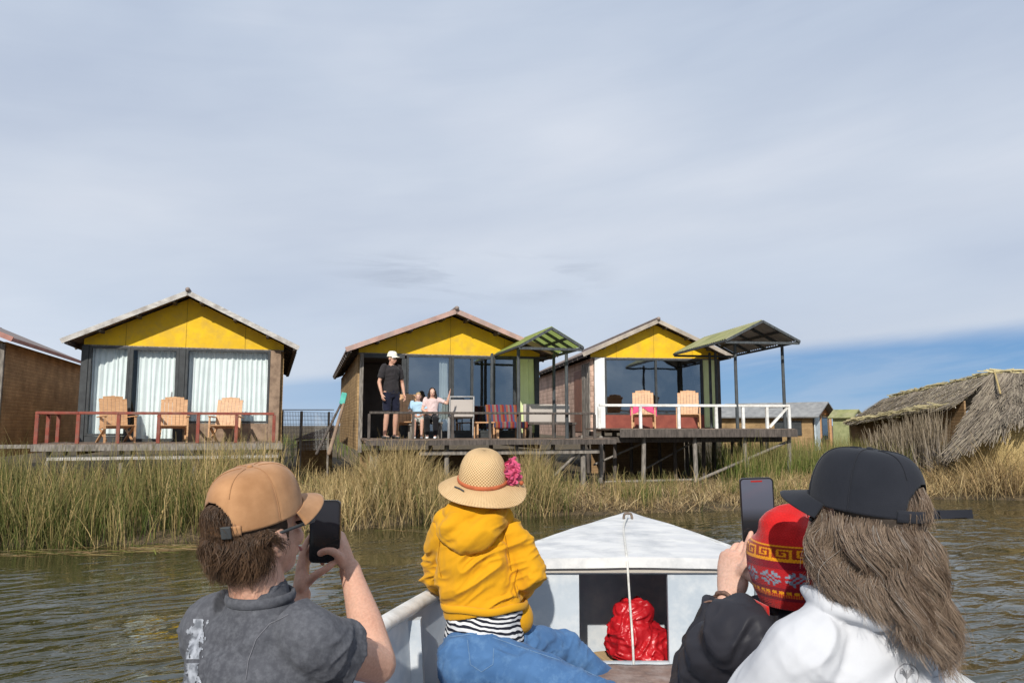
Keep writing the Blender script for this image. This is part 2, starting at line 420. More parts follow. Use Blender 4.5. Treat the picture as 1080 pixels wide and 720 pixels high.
def mat_weave(name, a, b, sx=9, sz=5, bump=.6):
    t = NT(name); v = t.coords((1, 1, 1), rnd=False)
    w1 = t.n('ShaderNodeTexBrick'); w1.offset = .5
    for k, val in (('Scale', 1.0), ('Brick Width', 1 / sx), ('Row Height', 1 / sz), ('Mortar Size', .012), ('Mortar Smooth', .6), ('Bias', 0.0)): w1.inputs[k].default_value = val
    w1.inputs['Color1'].default_value = c4(a); w1.inputs['Color2'].default_value = c4(tuple(x * .8 for x in a)); w1.inputs['Mortar'].default_value = c4(b)
    sw = t.n('ShaderNodeSeparateXYZ'); t.l(v, sw.inputs[0]); ad = t.n('ShaderNodeMath', operation='ADD'); t.l(sw.outputs[0], ad.inputs[0]); t.l(sw.outputs[1], ad.inputs[1])
    cb = t.n('ShaderNodeCombineXYZ'); t.l(ad.outputs[0], cb.inputs[0]); t.l(sw.outputs[2], cb.inputs[1]); t.l(cb.outputs[0], w1.inputs['Vector'])
    big = t.ramp(t.noise(v, 2.2, 5), [(.3, (.62, .6, .58)), (.7, (1.1, 1.08, 1.05))])
    fine = t.ramp(t.noise(t.coords((1, 1, .25), rnd=False), 60, 3), [(.3, (.75, .75, .75)), (.7, (1.1, 1.1, 1.1))])
    col = t.mix(1.0, t.mix(1.0, w1.outputs[0], big, 'MULTIPLY'), fine, 'MULTIPLY')
    nb = t.bump(w1.outputs['Fac'], bump, -.012); nb = t.bump(t.noise(v, 50, 3), .3, .006, nb)
    return t.done(t.princ(col, .9, nb, 0, .15))
m_mat_tan = mat_weave('tan_reed_mat', (.50, .34, .175), (.38, .25, .125), 2.2, 14, .3)
m_mat_dark = mat_weave('brown_reed_mat', (.36, .235, .125), (.27, .17, .09), 2.2, 14, .3)
m_mat_brown = mat_weave('warm_brown_reed_mat', (.56, .37, .20), (.44, .28, .15), 2.2, 14, .3)
m_mat_pink = mat_weave('pinkish_woven_mat', (.74, .53, .43), (.50, .34, .27), 7.5, 7.5, .6)

def mat_glass(name, tint=(.72, .78, .82), refl=.35, body=(.5, .56, .58)):
    t = NT(name); v = t.coords((1, 1, 1))
    nb = t.bump(t.noise(v, 1.3, 2), .05, .05)
    g = t.n('ShaderNodeBsdfGlossy'); g.inputs['Color'].default_value = c4(tint); g.inputs['Roughness'].default_value = .03; t.l(nb, g.inputs['Normal'])
    tr = t.n('ShaderNodeBsdfTransparent'); tr.inputs[0].default_value = c4(body)
    mx = t.n('ShaderNodeMixShader', i_0=refl); t.l(tr.outputs[0], mx.inputs[1]); t.l(g.outputs[0], mx.inputs[2])
    return t.done(mx.outputs[0])
m_glass = mat_glass('dark_window_glass')
m_glass_clear = mat_glass('clear_window_glass', (.8, .85, .86), .06, (.985, .99, .99))
def mat_cloth(name, c, trans=.25, rough=.85):
    t = NT(name); v = t.coords((1, 1, 1)); col = t.ramp(t.noise(v, 3, 4), [(.3, tuple(q * .88 for q in c)), (.7, c)])
    nb = t.bump(t.noise(v, 120, 2), .12, .002)
    p = t.princ(col, rough, nb, 0, .1, Sheen_Weight=.1); tr = t.n('ShaderNodeBsdfTranslucent'); t.l(col, tr.inputs[0])
    mx = t.n('ShaderNodeMixShader', i_0=trans); t.l(p, mx.inputs[1]); t.l(tr.outputs[0], mx.inputs[2]); return t.done(mx.outputs[0])
m_curtain = mat_cloth('pale_aqua_curtain', (.83, .92, .91), .1)
m_curtain_green = mat_cloth('lime_green_curtain', (.86, .95, .50), .1)
m_curtain_white = mat_cloth('white_curtain', (.72, .78, .76))
m_poly = None
def mat_poly():
    t = NT('translucent_green_sheet'); v = t.coords((1, 1, 1)); c = (.60, .70, .20)
    col = t.ramp(t.noise(v, 4, 4), [(.3, (.48, .56, .15)), (.7, c)])
    p = t.princ(col, .4, None, 0, .3); tr = t.n('ShaderNodeBsdfTranslucent'); t.l(col, tr.inputs[0])
    mx = t.n('ShaderNodeMixShader', i_0=.65); t.l(p, mx.inputs[1]); t.l(tr.outputs[0], mx.inputs[2]); return t.done(mx.outputs[0])
m_poly = mat_poly()
m_reed = attr_mat('reed_blades', .6, .25, .2)
m_thatch_blade = attr_mat('dry_thatch_straw', .85, .1, .1)
m_thatch = M('packed_thatch', (.24, .20, .15), (.12, .10, .075), 14, .95, .9, 40, .03, stretch=(1, 1, 1), dirt=(.34, .29, .17), dirt_scale=2)
m_thatch_yellow = M('yellow_straw_wall', (.56, .43, .20), (.40, .30, .13), 16, .9, .8, 50, .02, stretch=(4, 4, .4))

def mat_water():
    t = NT('lake_water'); tc = t.n('ShaderNodeTexCoord')
    def mp(s, rot=0):
        m = t.n('ShaderNodeMapping'); m.inputs['Scale'].default_value = s; m.inputs['Rotation'].default_value = (0, 0, rot)
        m.inputs['Rotation'].default_value = (0, 0, 0); r0 = t.n('ShaderNodeMapping'); r0.inputs['Rotation'].default_value = (0, 0, rot); t.l(tc.outputs['Object'], r0.inputs['Vector']); t.l(r0.outputs[0], m.inputs['Vector']); return m.outputs[0]
    a = t.noise(mp((1.0, 2.6, 1), -.62), 1.5, 2, .45, .9); b = t.noise(mp((1.0, 2.3, 1), -.45), 4.6, 3, .5, .7); c = t.noise(mp((1.2, 2.4, 1), -.2), 17, 2, .5)
    se = t.n('ShaderNodeSeparateXYZ'); t.l(tc.outputs['Object'], se.inputs[0])
    calm = t.n('ShaderNodeMapRange', interpolation_type='SMOOTHSTEP'); t.l(se.outputs[1], calm.inputs[0])      # sheltered water near the reeds is calmer
    for k, val in enumerate((3.0, 8.5, 1.0, .22)): calm.inputs[k + 1].default_value = val
    right = t.n('ShaderNodeMapRange', interpolation_type='SMOOTHSTEP'); t.l(se.outputs[0], right.inputs[0])
    for k, val in enumerate((1.5, 5.0, 0.0, .45)): right.inputs[k + 1].default_value = val
    mxm = t.n('ShaderNodeMath', operation='MAXIMUM'); t.l(calm.outputs[0], mxm.inputs[0]); t.l(right.outputs[0], mxm.inputs[1])
    patch = t.ramp(t.noise(mp((.7, 1.1, 1), .5), 1.1, 3, .5), [(.38, (.12, .12, .12)), (.60, (1, 1, 1))])
    sm = t.n('ShaderNodeMath', operation='MULTIPLY'); t.l(mxm.outputs[0], sm.inputs[0]); t.l(patch, sm.inputs[1])
    def wb(h, k, dist, prev=None):
        q = t.n('ShaderNodeMath', operation='MULTIPLY', i_1=k); t.l(sm.outputs[0], q.inputs[0])
        bm_ = t.n('ShaderNodeBump'); bm_.inputs['Distance'].default_value = dist; t.l(q.outputs[0], bm_.inputs['Strength']); t.l(h, bm_.inputs['Height'])
        if prev is not None: t.l(prev, bm_.inputs['Normal'])
        return bm_.outputs[0]
    nb = wb(a, 1.0, .20); nb = wb(b, .85, .055, nb); nb = wb(c, .22, .010, nb)
    col = t.ramp(t.noise(mp((.3, .5, 1)), 1, 3), [(.3, (.024, .026, .010)), (.7, (.040, .038, .015))])
    p = t.princ(col, .03, nb, 0, .5, IOR=1.75)
    return t.done(p)
m_water = mat_water()

# ================================================================== ground, water, reed island
b = MB(); b.add([(-3000, -3000, -1.1), (3000, -3000, -1.1), (3000, 3000, -1.1), (-3000, 3000, -1.1)], [(0, 1, 2, 3)])
tag(b.build('ground', m_lakebed), kind='structure')
b = MB(); b.add([(-3000, -3000, 0), (3000, -3000, 0), (3000, 3000, 0), (-3000, 3000, 0)], [(0, 1, 2, 3)])
tag(b.build('water', m_water), kind='structure')

SHORE_PX = [(-140, 582), (0, 577), (100, 575), (200, 570), (330, 560), (430, 553), (520, 546), (590, 543), (700, 540), (790, 537), (850, 533), (900, 528), (980, 526), (1080, 527), (1250, 529)]
SHORE = []
for px, py in SHORE_PX:
    lo, hi = 1., 60.
    for _ in range(40):
        mid = (lo + hi) / 2
        if PX(px, py, mid).z > 0: lo = mid
        else: hi = mid
    p = PX(px, py, lo); SHORE.append((p.x, p.y))
SHORE = [(-40, 4.5), (-16, 7.2)] + SHORE[0:] + [(26, 15), (60, 17)]
SX = np.array([p[0] for p in SHORE]); SY = np.array([p[1] for p in SHORE])
def shore_y(x): return float(np.interp(x, SX, SY))
def bank_z(x, y):
    d = y - shore_y(x)
    z = -.5 + .5 * min(1, max(0, (d + .5) / .5)) if d < 0 else min(.16, .03 + d * .11)
    if d > 0: z += .05 * noise.noise(V((x * 1.7, y * 1.7, 0))) * min(1, d * 2)
    return z
def island():
    xs = np.linspace(-45, 55, 260); off = [-1.2, -.5, -.15, 0, .15, .3, .5, .8, 1.1, 1.5, 2, 2.5, 3, 4, 5, 6.5, 8, 11, 15, 20, 30, 45, 70, 120, 220, 500, 1200]
    b = MB()
    for j, o in enumerate(off):
        for x in xs:
            s = 1 if o < 60 else o / 60
            wob = .22 * noise.noise(V((x * 1.1, 3.3, 0))) + .1 * noise.noise(V((x * 3.7, 1.3, 0)))
            y = shore_y(x) + o + (wob if o < 12 else 0)
            b.v.append((x * s, y, (bank_z(x, y - wob) if o < 11 else .17))); b.uv.append((0, 0)); b.col.append(None)
    n = len(xs)
    b.f = [(j * n + i, j * n + i + 1, (j + 1) * n + i + 1, (j + 1) * n + i) for j in range(len(off) - 1) for i in range(n - 1)]
    o = b.build('reed_island', m_bank, flat=False); tag(o, kind='structure')
island()

# ------------------------------------------------------------------ reeds (nobody could count them)
def reed_mesh(name, label, roots, hfun, palette, width=(.006, .0125), lean=.18, bend=.35, broken=.12, seg=4, cat='reeds', mat=None, fixed_lean=None, bias=None):
    """roots: (n,3). palette: list of (weight,(r,g,b))"""
    n = len(roots); rng = RNG
    h = np.array([hfun(p) for p in roots]) * rng.uniform(.55, 1.08, n) * np.where(rng.uniform(0, 1, n) < .04, 1.18, 1)
    az = rng.uniform(0, 2 * np.pi, n); lx = np.cos(az) * rng.normal(0, lean, n); ly = np.sin(az) * rng.normal(0, lean, n)
    if fixed_lean is not None: lx += fixed_lean[0]; ly += fixed_lean[1]
    bd = rng.uniform(0, bend, n); ba = az + rng.normal(0, .6, n)
    w = rng.uniform(*width, n); ta = rng.uniform(0, np.pi, n)
    br = rng.uniform(0, 1, n) < broken; bt = rng.uniform(.45, .8, n)
    wts = np.array([p[0] for p in palette], float); wts /= wts.sum(); pc = np.array([p[1] for p in palette])
    patch = np.array([noise.noise(V((p[0] * .9, p[1] * .9, 5))) for p in roots])
    idx = rng.choice(len(palette), n, p=wts); idx = idx + (np.array([bias(p) for p in roots]) if bias else 0); idx = np.clip(np.round(idx + patch * 1.6), 0, len(palette) - 1).astype(int)
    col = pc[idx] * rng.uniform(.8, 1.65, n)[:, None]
    vs = np.zeros((n, seg + 1, 2, 3)); cc = np.zeros((n, seg + 1, 2, 4)); cc[..., 3] = 1
    for k in range(seg + 1):
        t = k / seg
        x = roots[:, 0] + lx * h * t + np.cos(ba) * bd * h * t ** 2.5 * .6; y = roots[:, 1] + ly * h * t + np.sin(ba) * bd * h * t ** 2.5 * .6
        z = roots[:, 2] + h * t * (1 - .25 * bd * t)
        over = np.where(br & (t > bt), t - bt, 0)
        x = x + np.cos(ba) * over * h * .9; y = y + np.sin(ba) * over * h * .9; z = z - over * h * 1.35
        ww = w * (1 - .75 * t ** 2)
        for s_, sg in ((0, -.5), (1, .5)):
            vs[:, k, s_, 0] = x + np.cos(ta) * ww * sg; vs[:, k, s_, 1] = y + np.sin(ta) * ww * sg; vs[:, k, s_, 2] = z
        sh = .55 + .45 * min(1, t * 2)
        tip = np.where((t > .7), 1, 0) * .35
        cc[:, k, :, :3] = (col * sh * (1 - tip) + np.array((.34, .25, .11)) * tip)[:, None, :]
    base = (np.arange(n) * (seg + 1) * 2)[:, None]
    q = np.array([[2 * k, 2 * k + 1, 2 * k + 3, 2 * k + 2] for k in range(seg)])
    faces = (base[:, :, None] + q[None]).reshape(-1, 4)
    me = bpy.data.meshes.new(name); me.vertices.add(n * (seg + 1) * 2); me.vertices.foreach_set('co', vs.astype(np.float32).ravel())
    me.loops.add(len(faces) * 4); me.loops.foreach_set('vertex_index', faces.astype(np.int32).ravel())
    me.polygons.add(len(faces)); me.polygons.foreach_set('loop_start', np.arange(len(faces), dtype=np.int32) * 4)
    me.update(calc_edges=True)
    at = me.color_attributes.new('Col', 'FLOAT_COLOR', 'POINT'); at.data.foreach_set('color', cc.astype(np.float32).ravel())
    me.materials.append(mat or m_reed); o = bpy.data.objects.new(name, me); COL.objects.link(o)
    return tag(o, label, cat, kind='stuff')
def scatter(n, x0, x1, d0, d1, bias=1.0, keep=None, clump=.0):
    out = []
    centers = None
    if clump:
        m = max(1, n // 60); cx = RNG.uniform(x0, x1, m); cd = d0 + (d1 - d0) * RNG.uniform(0, 1, m) ** bias
    while len(out) < n:
        if clump and RNG.uniform() < .64:
            k = RNG.integers(0, m); x = cx[k] + RNG.normal(0, clump); d = cd[k] + RNG.normal(0, clump)
            if not (x0 <= x <= x1 and d0 <= d <= d1): continue
        else: x = RNG.uniform(x0, x1); d = d0 + (d1 - d0) * RNG.uniform() ** bias
        y = shore_y(x) + d
        if keep and not keep(x, y, d): continue
        out.append((x, y, bank_z(x, y) - .03))
    return np.array(out)
GREEN = [(2.5, (.070, .095, .022)), (2.6, (.115, .130, .034)), (2.4, (.20, .170, .062)), (2.4, (.32, .235, .100)), (1.6, (.43, .32, .15))]
DRY = [(1, (.10, .11, .03)), (2, (.20, .165, .065)), (3, (.33, .235, .105)), (3, (.42, .31, .15)), (1.2, (.50, .39, .20))]
STRAW = [(2, (.20, .14, .075)), (3, (.34, .235, .12)), (3, (.44, .33, .17)), (2, (.15, .105, .065)), (1, (.55, .43, .25))]
GREEN_FRESH = [(3, (.075, .11, .022)), (3, (.11, .15, .032)), (2, (.16, .17, .05)), (1, (.30, .23, .10))]
def px_of(x, y): return 540 + F * x / (y * 1.006)
# left bed in front of the first cabin
def h_left(p):
    px = px_of(p[0], p[1]); base = 1.06 + .10 * math.sin(p[0] * 1.3) + .10 * noise.noise(V((p[0] * .8, p[1] * .8, 1)))
    d = p[1] - shore_y(p[0]); base *= .72 + .28 * min(1, d / .5)
    if px > 300: base *= .80 + .2 * noise.noise(V((p[0] * 2, p[1], 4)))
    return base
reed_mesh('reed_bed', 'tall green and tan reeds along the left shore below the cabin with red railing', scatter(14000, -12.5, -3.25, -.30, 2.9, 1.25, clump=.10), h_left, GREEN, lean=.17, bend=.6, broken=.22, bias=lambda p: max(-1.2, min(1.3, (px_of(p[0], p[1]) - 170) / 95)))
def h_mid(p):
    px = px_of(p[0], p[1]); hump = math.exp(-((px - 415) / 52) ** 2); h2 = math.exp(-((px - 562) / 26) ** 2)
    return .36 + .74 * hump + .62 * h2 + .12 * noise.noise(V((p[0] * 2, p[1] * 2, 2)))
reed_mesh('dry_reed_bed', 'bushy golden dry reeds on the shore below the middle cabin', scatter(7600, -3.6, .75, -.22, 2.6, 1.1, clump=.12), h_mid, DRY, lean=.26, bend=.8, broken=.25)
# low tangled dead straw under the decks
def h_low(p): return .26 + .18 * noise.noise(V((p[0] * 2.5, p[1] * 2, 9)))
reed_mesh('dead_reed_litter', 'tangle of brown dead reed stalks on the bank beneath the stilt decks', scatter(8500, .2, 6.4, -.15, 2.3, 1.0, clump=.10), h_low, STRAW, lean=1.3, bend=1.2, broken=.4, width=(.007, .014))
reed_mesh('sparse_reeds', 'sparse upright green and tan reeds on the bank in front of the stilt decks', scatter(1500, .3, 6.4, -.1, 2.2, 1.0, clump=.09), lambda p: .50 + .25 * noise.noise(V((p[0] * 1.5, p[1], 6))), GREEN, lean=.22, bend=.7, broken=.25)
# right hand bank: green behind, big dry heap on the far right
def h_right(p):
    px = px_of(p[0], p[1]); g = .95 + .16 * noise.noise(V((p[0], p[1], 3)))
    return g
reed_mesh('green_reed_bed', 'green reeds on the right bank in front of the far small cabins', scatter(11000, 4.6, 14, 1.7, 7.5, 1.0, clump=.15), h_right, GREEN_FRESH, lean=.15)
def h_dry(p):
    px = px_of(p[0], p[1]); return .34 + .90 * max(0, min(1, (px - 965) / 80)) + .15 * noise.noise(V((p[0] * 2, p[1] * 2, 3)))
reed_mesh('dry_reed_heap', 'pale heaped dry reeds at the water edge before the thatched huts', scatter(9500, 5.2, 13.5, -.05, 2.6, 1.0, clump=.14), h_dry, STRAW[:3] + [(3, (.50, .36, .17)), (2, (.56, .44, .23))], lean=.7, bend=1.1, broken=.4, width=(.007, .013))
far = np.array([(RNG.uniform(-30, 50), y, .12) for y in RNG.uniform(24, 60, 9000)])
far = far[(far[:, 0] / far[:, 1] > .28) | (np.abs(far[:, 0] / far[:, 1] + .26) < .09)]
reed_mesh('far_reed_bed', 'distant band of green reeds behind the cabins and around the far small huts', far, lambda p: .8, GREEN_FRESH, width=(.02, .04), lean=.1, seg=2)
gr_ = scatter(5200, -8.2, -1.2, 2.4, 8.5, 1.0, clump=.16); gr_ = gr_[(np.abs(gr_[:, 0] / gr_[:, 1] + .268) < .075)]
reed_mesh('dry_grass', 'low dry grass on the ground between the left and middle cabins', gr_, lambda p: .42, DRY, lean=.35, bend=.9, broken=.25, cat='grass')
# floating broken stalks along the left waterline
fl = []
for cx0, n0 in ((30, 16), (95, 26), (150, 50), (190, 40), (230, 10), (440, 12)):
    k = np.interp(cx0, [p[0] for p in SHORE_PX], [p[1] for p in SHORE_PX])
    for _ in range(n0):
        px = cx0 + RNG.normal(0, 20); py = k + RNG.uniform(-1.5, 4.5); Y = 1.4 * 780 / (py - 448) * .985
        fl.append((PX(px, py, Y).x, Y, .004 + RNG.uniform(0, .006)))
fl = np.array(fl)
b = MB(); cols = [(.42, .28, .12), (.34, .20, .09), (.26, .28, .06), (.48, .36, .19)]
for p in fl:
    a = RNG.normal(0, .35); L = RNG.uniform(.06, .22); w = RNG.uniform(.004, .011); d = V((math.cos(a), math.sin(a), 0)); s_ = V((-d.y, d.x, 0)); q = V(p); c = cols[RNG.integers(0, 4)]
    b.add([q - d * L + s_ * w, q - d * L - s_ * w, q + d * L - s_ * w * .6, q + d * L + s_ * w * .6], [(0, 1, 2, 3)], None, [c] * 4)
tag(b.build('floating_reed_litter', m_reed), 'flat broken reed stalks floating on the water at the left shore', 'reeds', kind='stuff')
# ================================================================== cabins
def box_between(b, x0, x1, y0, y1, z0, z1, bev=0): return b.box(((x0 + x1) / 2, (y0 + y1) / 2, (z0 + z1) / 2), (abs(x1 - x0), abs(y1 - y0), abs(z1 - z0)), None, bev)
def curtain_mesh(x0, x1, z0, z1, y, waves, amp=.035):
    b = MB(); n = max(12, int((x1 - x0) * 60)); ph = RNG.uniform(0, 6)
    def fn(u, v):
        x = x0 + (x1 - x0) * u
        uw = u + .030 * noise.noise(V((u * 5 + ph, v * .7, ph))) + .012 * noise.noise(V((u * 14 + ph, v * 1.5, 0)))
        k = math.sin(uw * waves * 2 * math.pi + ph + .8 * math.sin(u * 9)) * (.75 + .4 * noise.noise(V((u * 8, ph, 1)))) + .35 * math.sin(u * waves * 4.3 * math.pi + 2 + v)
        return (x + .01 * math.sin(v * 3 + u * 20), y + amp * k * (.6 + .4 * (1 - v)), z0 + (z1 - z0) * v)
    return b.surf(fn, n, 8)
def loc_to_px(o, lx, ly): 
    p = o.matrix_basis @ V((lx, ly, H)); return 540 + F * p.x / (p.y * 1.006)
def lx_at(o, px, ly):
    lo, hi = -9., 9.
    for _ in range(50):
        mid = (lo + hi) / 2
        if loc_to_px(o, mid, ly) < px: lo = mid
        else: hi = mid
    return lo

m_joint = M('dark_yellow_joint', (.42, .25, .02), None, 9, .8, 0)  # darker yellow for the lines between gable boards
def cabin(label, X, Y, yaw, hw, depth, zd, zb, zp, eave_hw, eave_z, over, m_side, m_fasc, fh=.10, ridge=True, group=None):
    o = thing('stilt_cabin', label, 'cabin', (X, Y, 0), R(yaw)); o.location = (X, Y, 0)
    # side and back walls, floor, interior
    for sx, nm in ((-1, 'side_wall'), (1, 'side_wall')):
        b = MB(); ze = zb - .02
        box_between(b, sx * hw - .05, sx * hw + .05, .06, depth, zd - .25, ze)
        b.build(nm, m_side, o)
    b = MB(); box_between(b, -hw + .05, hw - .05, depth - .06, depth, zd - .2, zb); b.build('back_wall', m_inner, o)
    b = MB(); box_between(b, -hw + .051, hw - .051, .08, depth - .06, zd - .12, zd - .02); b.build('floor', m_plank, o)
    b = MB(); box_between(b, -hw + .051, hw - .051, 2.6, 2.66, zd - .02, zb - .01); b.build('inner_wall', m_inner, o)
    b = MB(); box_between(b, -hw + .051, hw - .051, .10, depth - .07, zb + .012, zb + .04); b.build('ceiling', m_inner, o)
    # yellow gable board
    rise = zp - .09; zg = lambda x: rise + (eave_z - zp) * abs(x) / eave_hw
    b = MB(); b.prism([(-hw - .04, zb), (hw + .04, zb), (hw + .04, zg(hw)), (0, rise), (-hw - .04, zg(hw))], 0, .05); gb = b.build('gable', m_yellow, o)
    b = MB()
    for x in (-hw * .62, -hw * .02, hw * .60): b = MB(); b.box((x, -.0015, (zb + zg(x)) / 2), (.010, .003, zg(x) - zb - .01)); b.build('board_joint', m_joint, gb)
    b = MB(); b.box((0, -.012, zb - .006), (hw * 2 + .08, .022, .035)); b.build('batten', m_wood_grey, gb)
    b = MB(); b.prism([(-hw, zb), (hw, zb), (hw, zg(hw)), (0, rise), (-hw, zg(hw))], depth - .05, depth); b.build('gable', m_side, o)
    # roof
    rf = MB(); th = .05; n = 46
    for sx in (-1, 1):
        pts_u = [(sx * eave_hw * k / n, zp + (eave_z - zp) * k / n) for k in range(n + 1)]
        y0, y1 = -over, depth + .3; ny = 60
        def top(u, v, sx=sx): 
            yy = y0 + (y1 - y0) * v; k = u
            return (sx * eave_hw * k, yy, zp + (eave_z - zp) * k + .012 * math.sin(yy * 2 * math.pi / .15))
        rf.surf(top, 8, 300)
        def bot(u, v, sx=sx):
            yy = y0 + (y1 - y0) * v; return (sx * eave_hw * u, yy, zp + (eave_z - zp) * u - .03)
        rf.surf(bot, 2, 2)
        # closing edge strips
        for u in (1,):
            a0, a1 = V(bot(1, 0)), V(bot(1, 1)); rf.add([a0, a1, a1 + V((0, 0, .03)), a0 + V((0, 0, .03))], [(0, 1, 2, 3)])
    roof = rf.build('roof', [m_roof_metal], o)
    fb = MB()
    for sx in (-1, 1):
        fb.bar((sx * .0, -over - .012, zp - fh / 2 + .01), (sx * (eave_hw + .02), -over - .012, eave_z - fh / 2 + .01), .024, fh)
    fb.build('fascia', m_fasc, roof)
    rb = MB()   # purlin tails and rafters seen under the overhang
    for sx in (-1, 1):
        for k in (.12, .42, .72, .97):
            x = sx * eave_hw * k; z = zp + (eave_z - zp) * k - .03 - .05
            box_between(rb, x - .03, x + .03, -over + .01, depth + .25, z - .04, z + .045)
        for yy in np.arange(.5, depth, .6):
            rb.bar((sx * hw, yy, zp + (eave_z - zp) * hw / eave_hw - .085), (sx * (eave_hw - .01), yy, eave_z - .085), .05, .07)
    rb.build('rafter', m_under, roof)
    if ridge:
        b = MB(); b.tube([(0, -over - .05, zp + .02), (0, depth + .3, zp + .02)], [.05], 8); b.build('ridge_cap', m_roof_metal, roof)
    return o
def window(o, x0, x1, z0, z1, y=.0, fr=.045, glass=m_glass, mullions=(), mat=m_frame_dark, name='window', transom=None):
    b = MB()
    box_between(b, x0, x0 + fr, y - .03, y + .05, z0, z1); box_between(b, x1 - fr, x1, y - .03, y + .05, z0, z1)
    box_between(b, x0 + fr, x1 - fr, y - .028, y + .048, z0, z0 + fr); box_between(b, x0 + fr, x1 - fr, y - .028, y + .048, z1 - fr, z1)
    for m in mullions: box_between(b, m - fr / 2, m + fr / 2, y - .026, y + .046, z0 + fr, z1 - fr)
    if transom: box_between(b, x0 + fr, x1 - fr, y - .024, y + .044, transom - fr / 2, transom + fr / 2)
    f = b.build(name, mat, o)
    g = MB(); g.add([(x0 + fr, y + .01, z0 + fr), (x1 - fr, y + .01, z0 + fr), (x1 - fr, y + .01, z1 - fr), (x0 + fr, y + .01, z1 - fr)], [(0, 1, 2, 3)])
    g.build('pane', glass, f); return f

# ---- cabin 1 (left)
ZD1 = 1.06; ZB1 = 3.02
c1 = cabin('yellow gabled cabin at left with pale pleated curtains behind its front windows', -6.88, 15.6, 17.8, 1.91, 8.5, ZD1, ZB1, 4.17, 2.235, 3.08, .46, m_mat_tan, m_fascia_grey)
L = lambda px: lx_at(c1, px, 0)
def corner_post(o, x0, x1, z0, z1, mat, name='pillar'): b = MB(); box_between(b, x0, x1, -.045, .05, z0, z1, .008); return b.build(name, mat, o)
corner_post(c1, L(87), L(95) - .005, ZD1, ZB1 - .006, m_frame_dark)
corner_post(c1, L(286), L(297), ZD1 - .2, ZB1 - .006, m_pillar)
window(c1, L(95), L(138), ZD1 + .12, ZB1 - .012, glass=m_glass_clear)
dr = window(c1, L(138) + .004, L(190), ZD1 + .0, ZB1 - .012, fr=.06, glass=m_glass_clear, mullions=(), name='door')
b = MB(); b.box((L(184), -.045, 2.0), (.03, .05, .18), None, .01); b.build('handle', m_grey_metal, dr)
corner_post(c1, L(190) + .004, L(197) - .004, ZD1, ZB1 - .012, m_frame_dark, 'door_post')
window(c1, L(197), L(286) - .006, ZD1 + .38, ZB1 - .012, glass=m_glass_clear)
b = MB(); box_between(b, L(197), L(286) - .006, -.02, .05, ZD1 - .1, ZD1 + .376); b.build('low_wall', m_pillar, c1)
b = MB(); box_between(b, L(95), L(138), -.02, .05, ZD1 - .1, ZD1 + .116); b.build('sill', m_frame_dark, c1)
for x0, x1, n in ((95, 138, 7), (143, 187, 8), (198, 285, 15)):
    curtain_mesh(L(x0) + .03, L(x1) - .03, ZD1 + .04, ZB1 - .03, .16, n).build('curtain', m_curtain, c1, flat=False)
# ---- cabin 2 (middle)
ZD2 = 1.13; ZB2 = 2.90
c2 = cabin('middle yellow gabled cabin with open dark doorway and reflecting front windows', -1.30, 16.0, 15.3, 1.95, 8.5, ZD2, ZB2, 3.84, 2.26, 2.96, .46, m_mat_tan, m_fascia_pink)
L = lambda px: lx_at(c2, px, 0)
b = MB(); box_between(b, -1.9, 1.9, .25, .30, .05, ZD2 - .26); b.build('underdeck_shade_sheet', m_mat_dark, c2)  # dark sheet added to stand for the shade under the middle cabin
corner_post(c2, L(380), L(384), ZD2 - .3, ZB2 - .006, m_wood_grey)
b = MB(); box_between(b, L(384), L(427), -.03, .05, ZB2 - .09, ZB2 - .006); b.build('lintel', m_frame_dark, c2)
corner_post(c2, L(424), L(429), ZD2, ZB2 - .1, m_frame_dark, 'door_post')
window(c2, L(429) + .005, L(476), ZD2 + .1, ZB2 - .008, glass=mat_glass('sky_reflecting_glass', (.80, .86, .9), .34, (.78, .82, .83)))
window(c2, L(476) + .005, L(544), ZD2 + .1, ZB2 - .008, mullions=(L(498), L(521)), fr=.055)
corner_post(c2, L(563) + .004, L(568), ZD2, ZB2 - .006, m_frame_dark)
curtain_mesh(L(464), L(476) - .05, ZD2 + .1, ZB2 - .1, .12, 4, .03).build('curtain', m_curtain_white, c2, flat=False)
curtain_mesh(L(544) + .01, L(563), ZD2 + .1, ZB2 - .02, .0, 3, .018).build('green_panel', m_curtain_green, c2, flat=False)
b = MB(); box_between(b, L(429), L(563), -.02, .05, ZD2 - .1, ZD2 + .096); b.build('sill', m_frame_dark, c2)
# ---- cabin 3 (right)
ZD3 = 1.32; ZB3 = 3.14
c3 = cabin('right yellow gabled cabin with white corner post and red low wall under its windows', 3.77, 19.4, 7.7, 1.70, 8.0, ZD3, ZB3, 4.13, 2.0, 3.22, .30, m_mat_pink, m_fascia_tan)
L = lambda px: lx_at(c3, px, 0)
b = MB(); box_between(b, -1.64, .9, .45, .50, .05, ZD3 - .26); b.build('underdeck_shade_sheet', m_mat_dark, c3)  # added sheet again, darkening the space beneath this cabin like deep shade
corner_post(c3, L(626.5), L(637), ZD3, ZB3 - .006, m_white_post)
b = MB(); box_between(b, L(637) + .004, L(740), -.03, .05, ZD3 - .05, ZD3 + .34); b.build('low_wall', m_red_low, c3)
window(c3, L(637) + .004, L(740), ZD3 + .343, ZB3 - .008, mullions=(L(691),), fr=.05)
corner_post(c3, L(754) + .004, L(758), ZD3, ZB3 - .006, m_wood_dark)
curtain_mesh(L(740) + .01, L(754), ZD3 + .02, ZB3 - .02, .0, 3, .018).build('green_panel', m_curtain_green, c3, flat=False)
b = MB(); box_between(b, -1.765, -1.752, 1.0, 1.9, ZD3 - .1, ZB3 - .25); b.build('side_door', m_door_brown, c3)
b = MB()
for k in range(5):
    yy = .05 + k * .18; box_between(b, -1.78, -1.751, yy, yy + .13, ZD3 - .2, ZB3 - .12)
b.build('corner_boarding', m_wood_grey, c3)

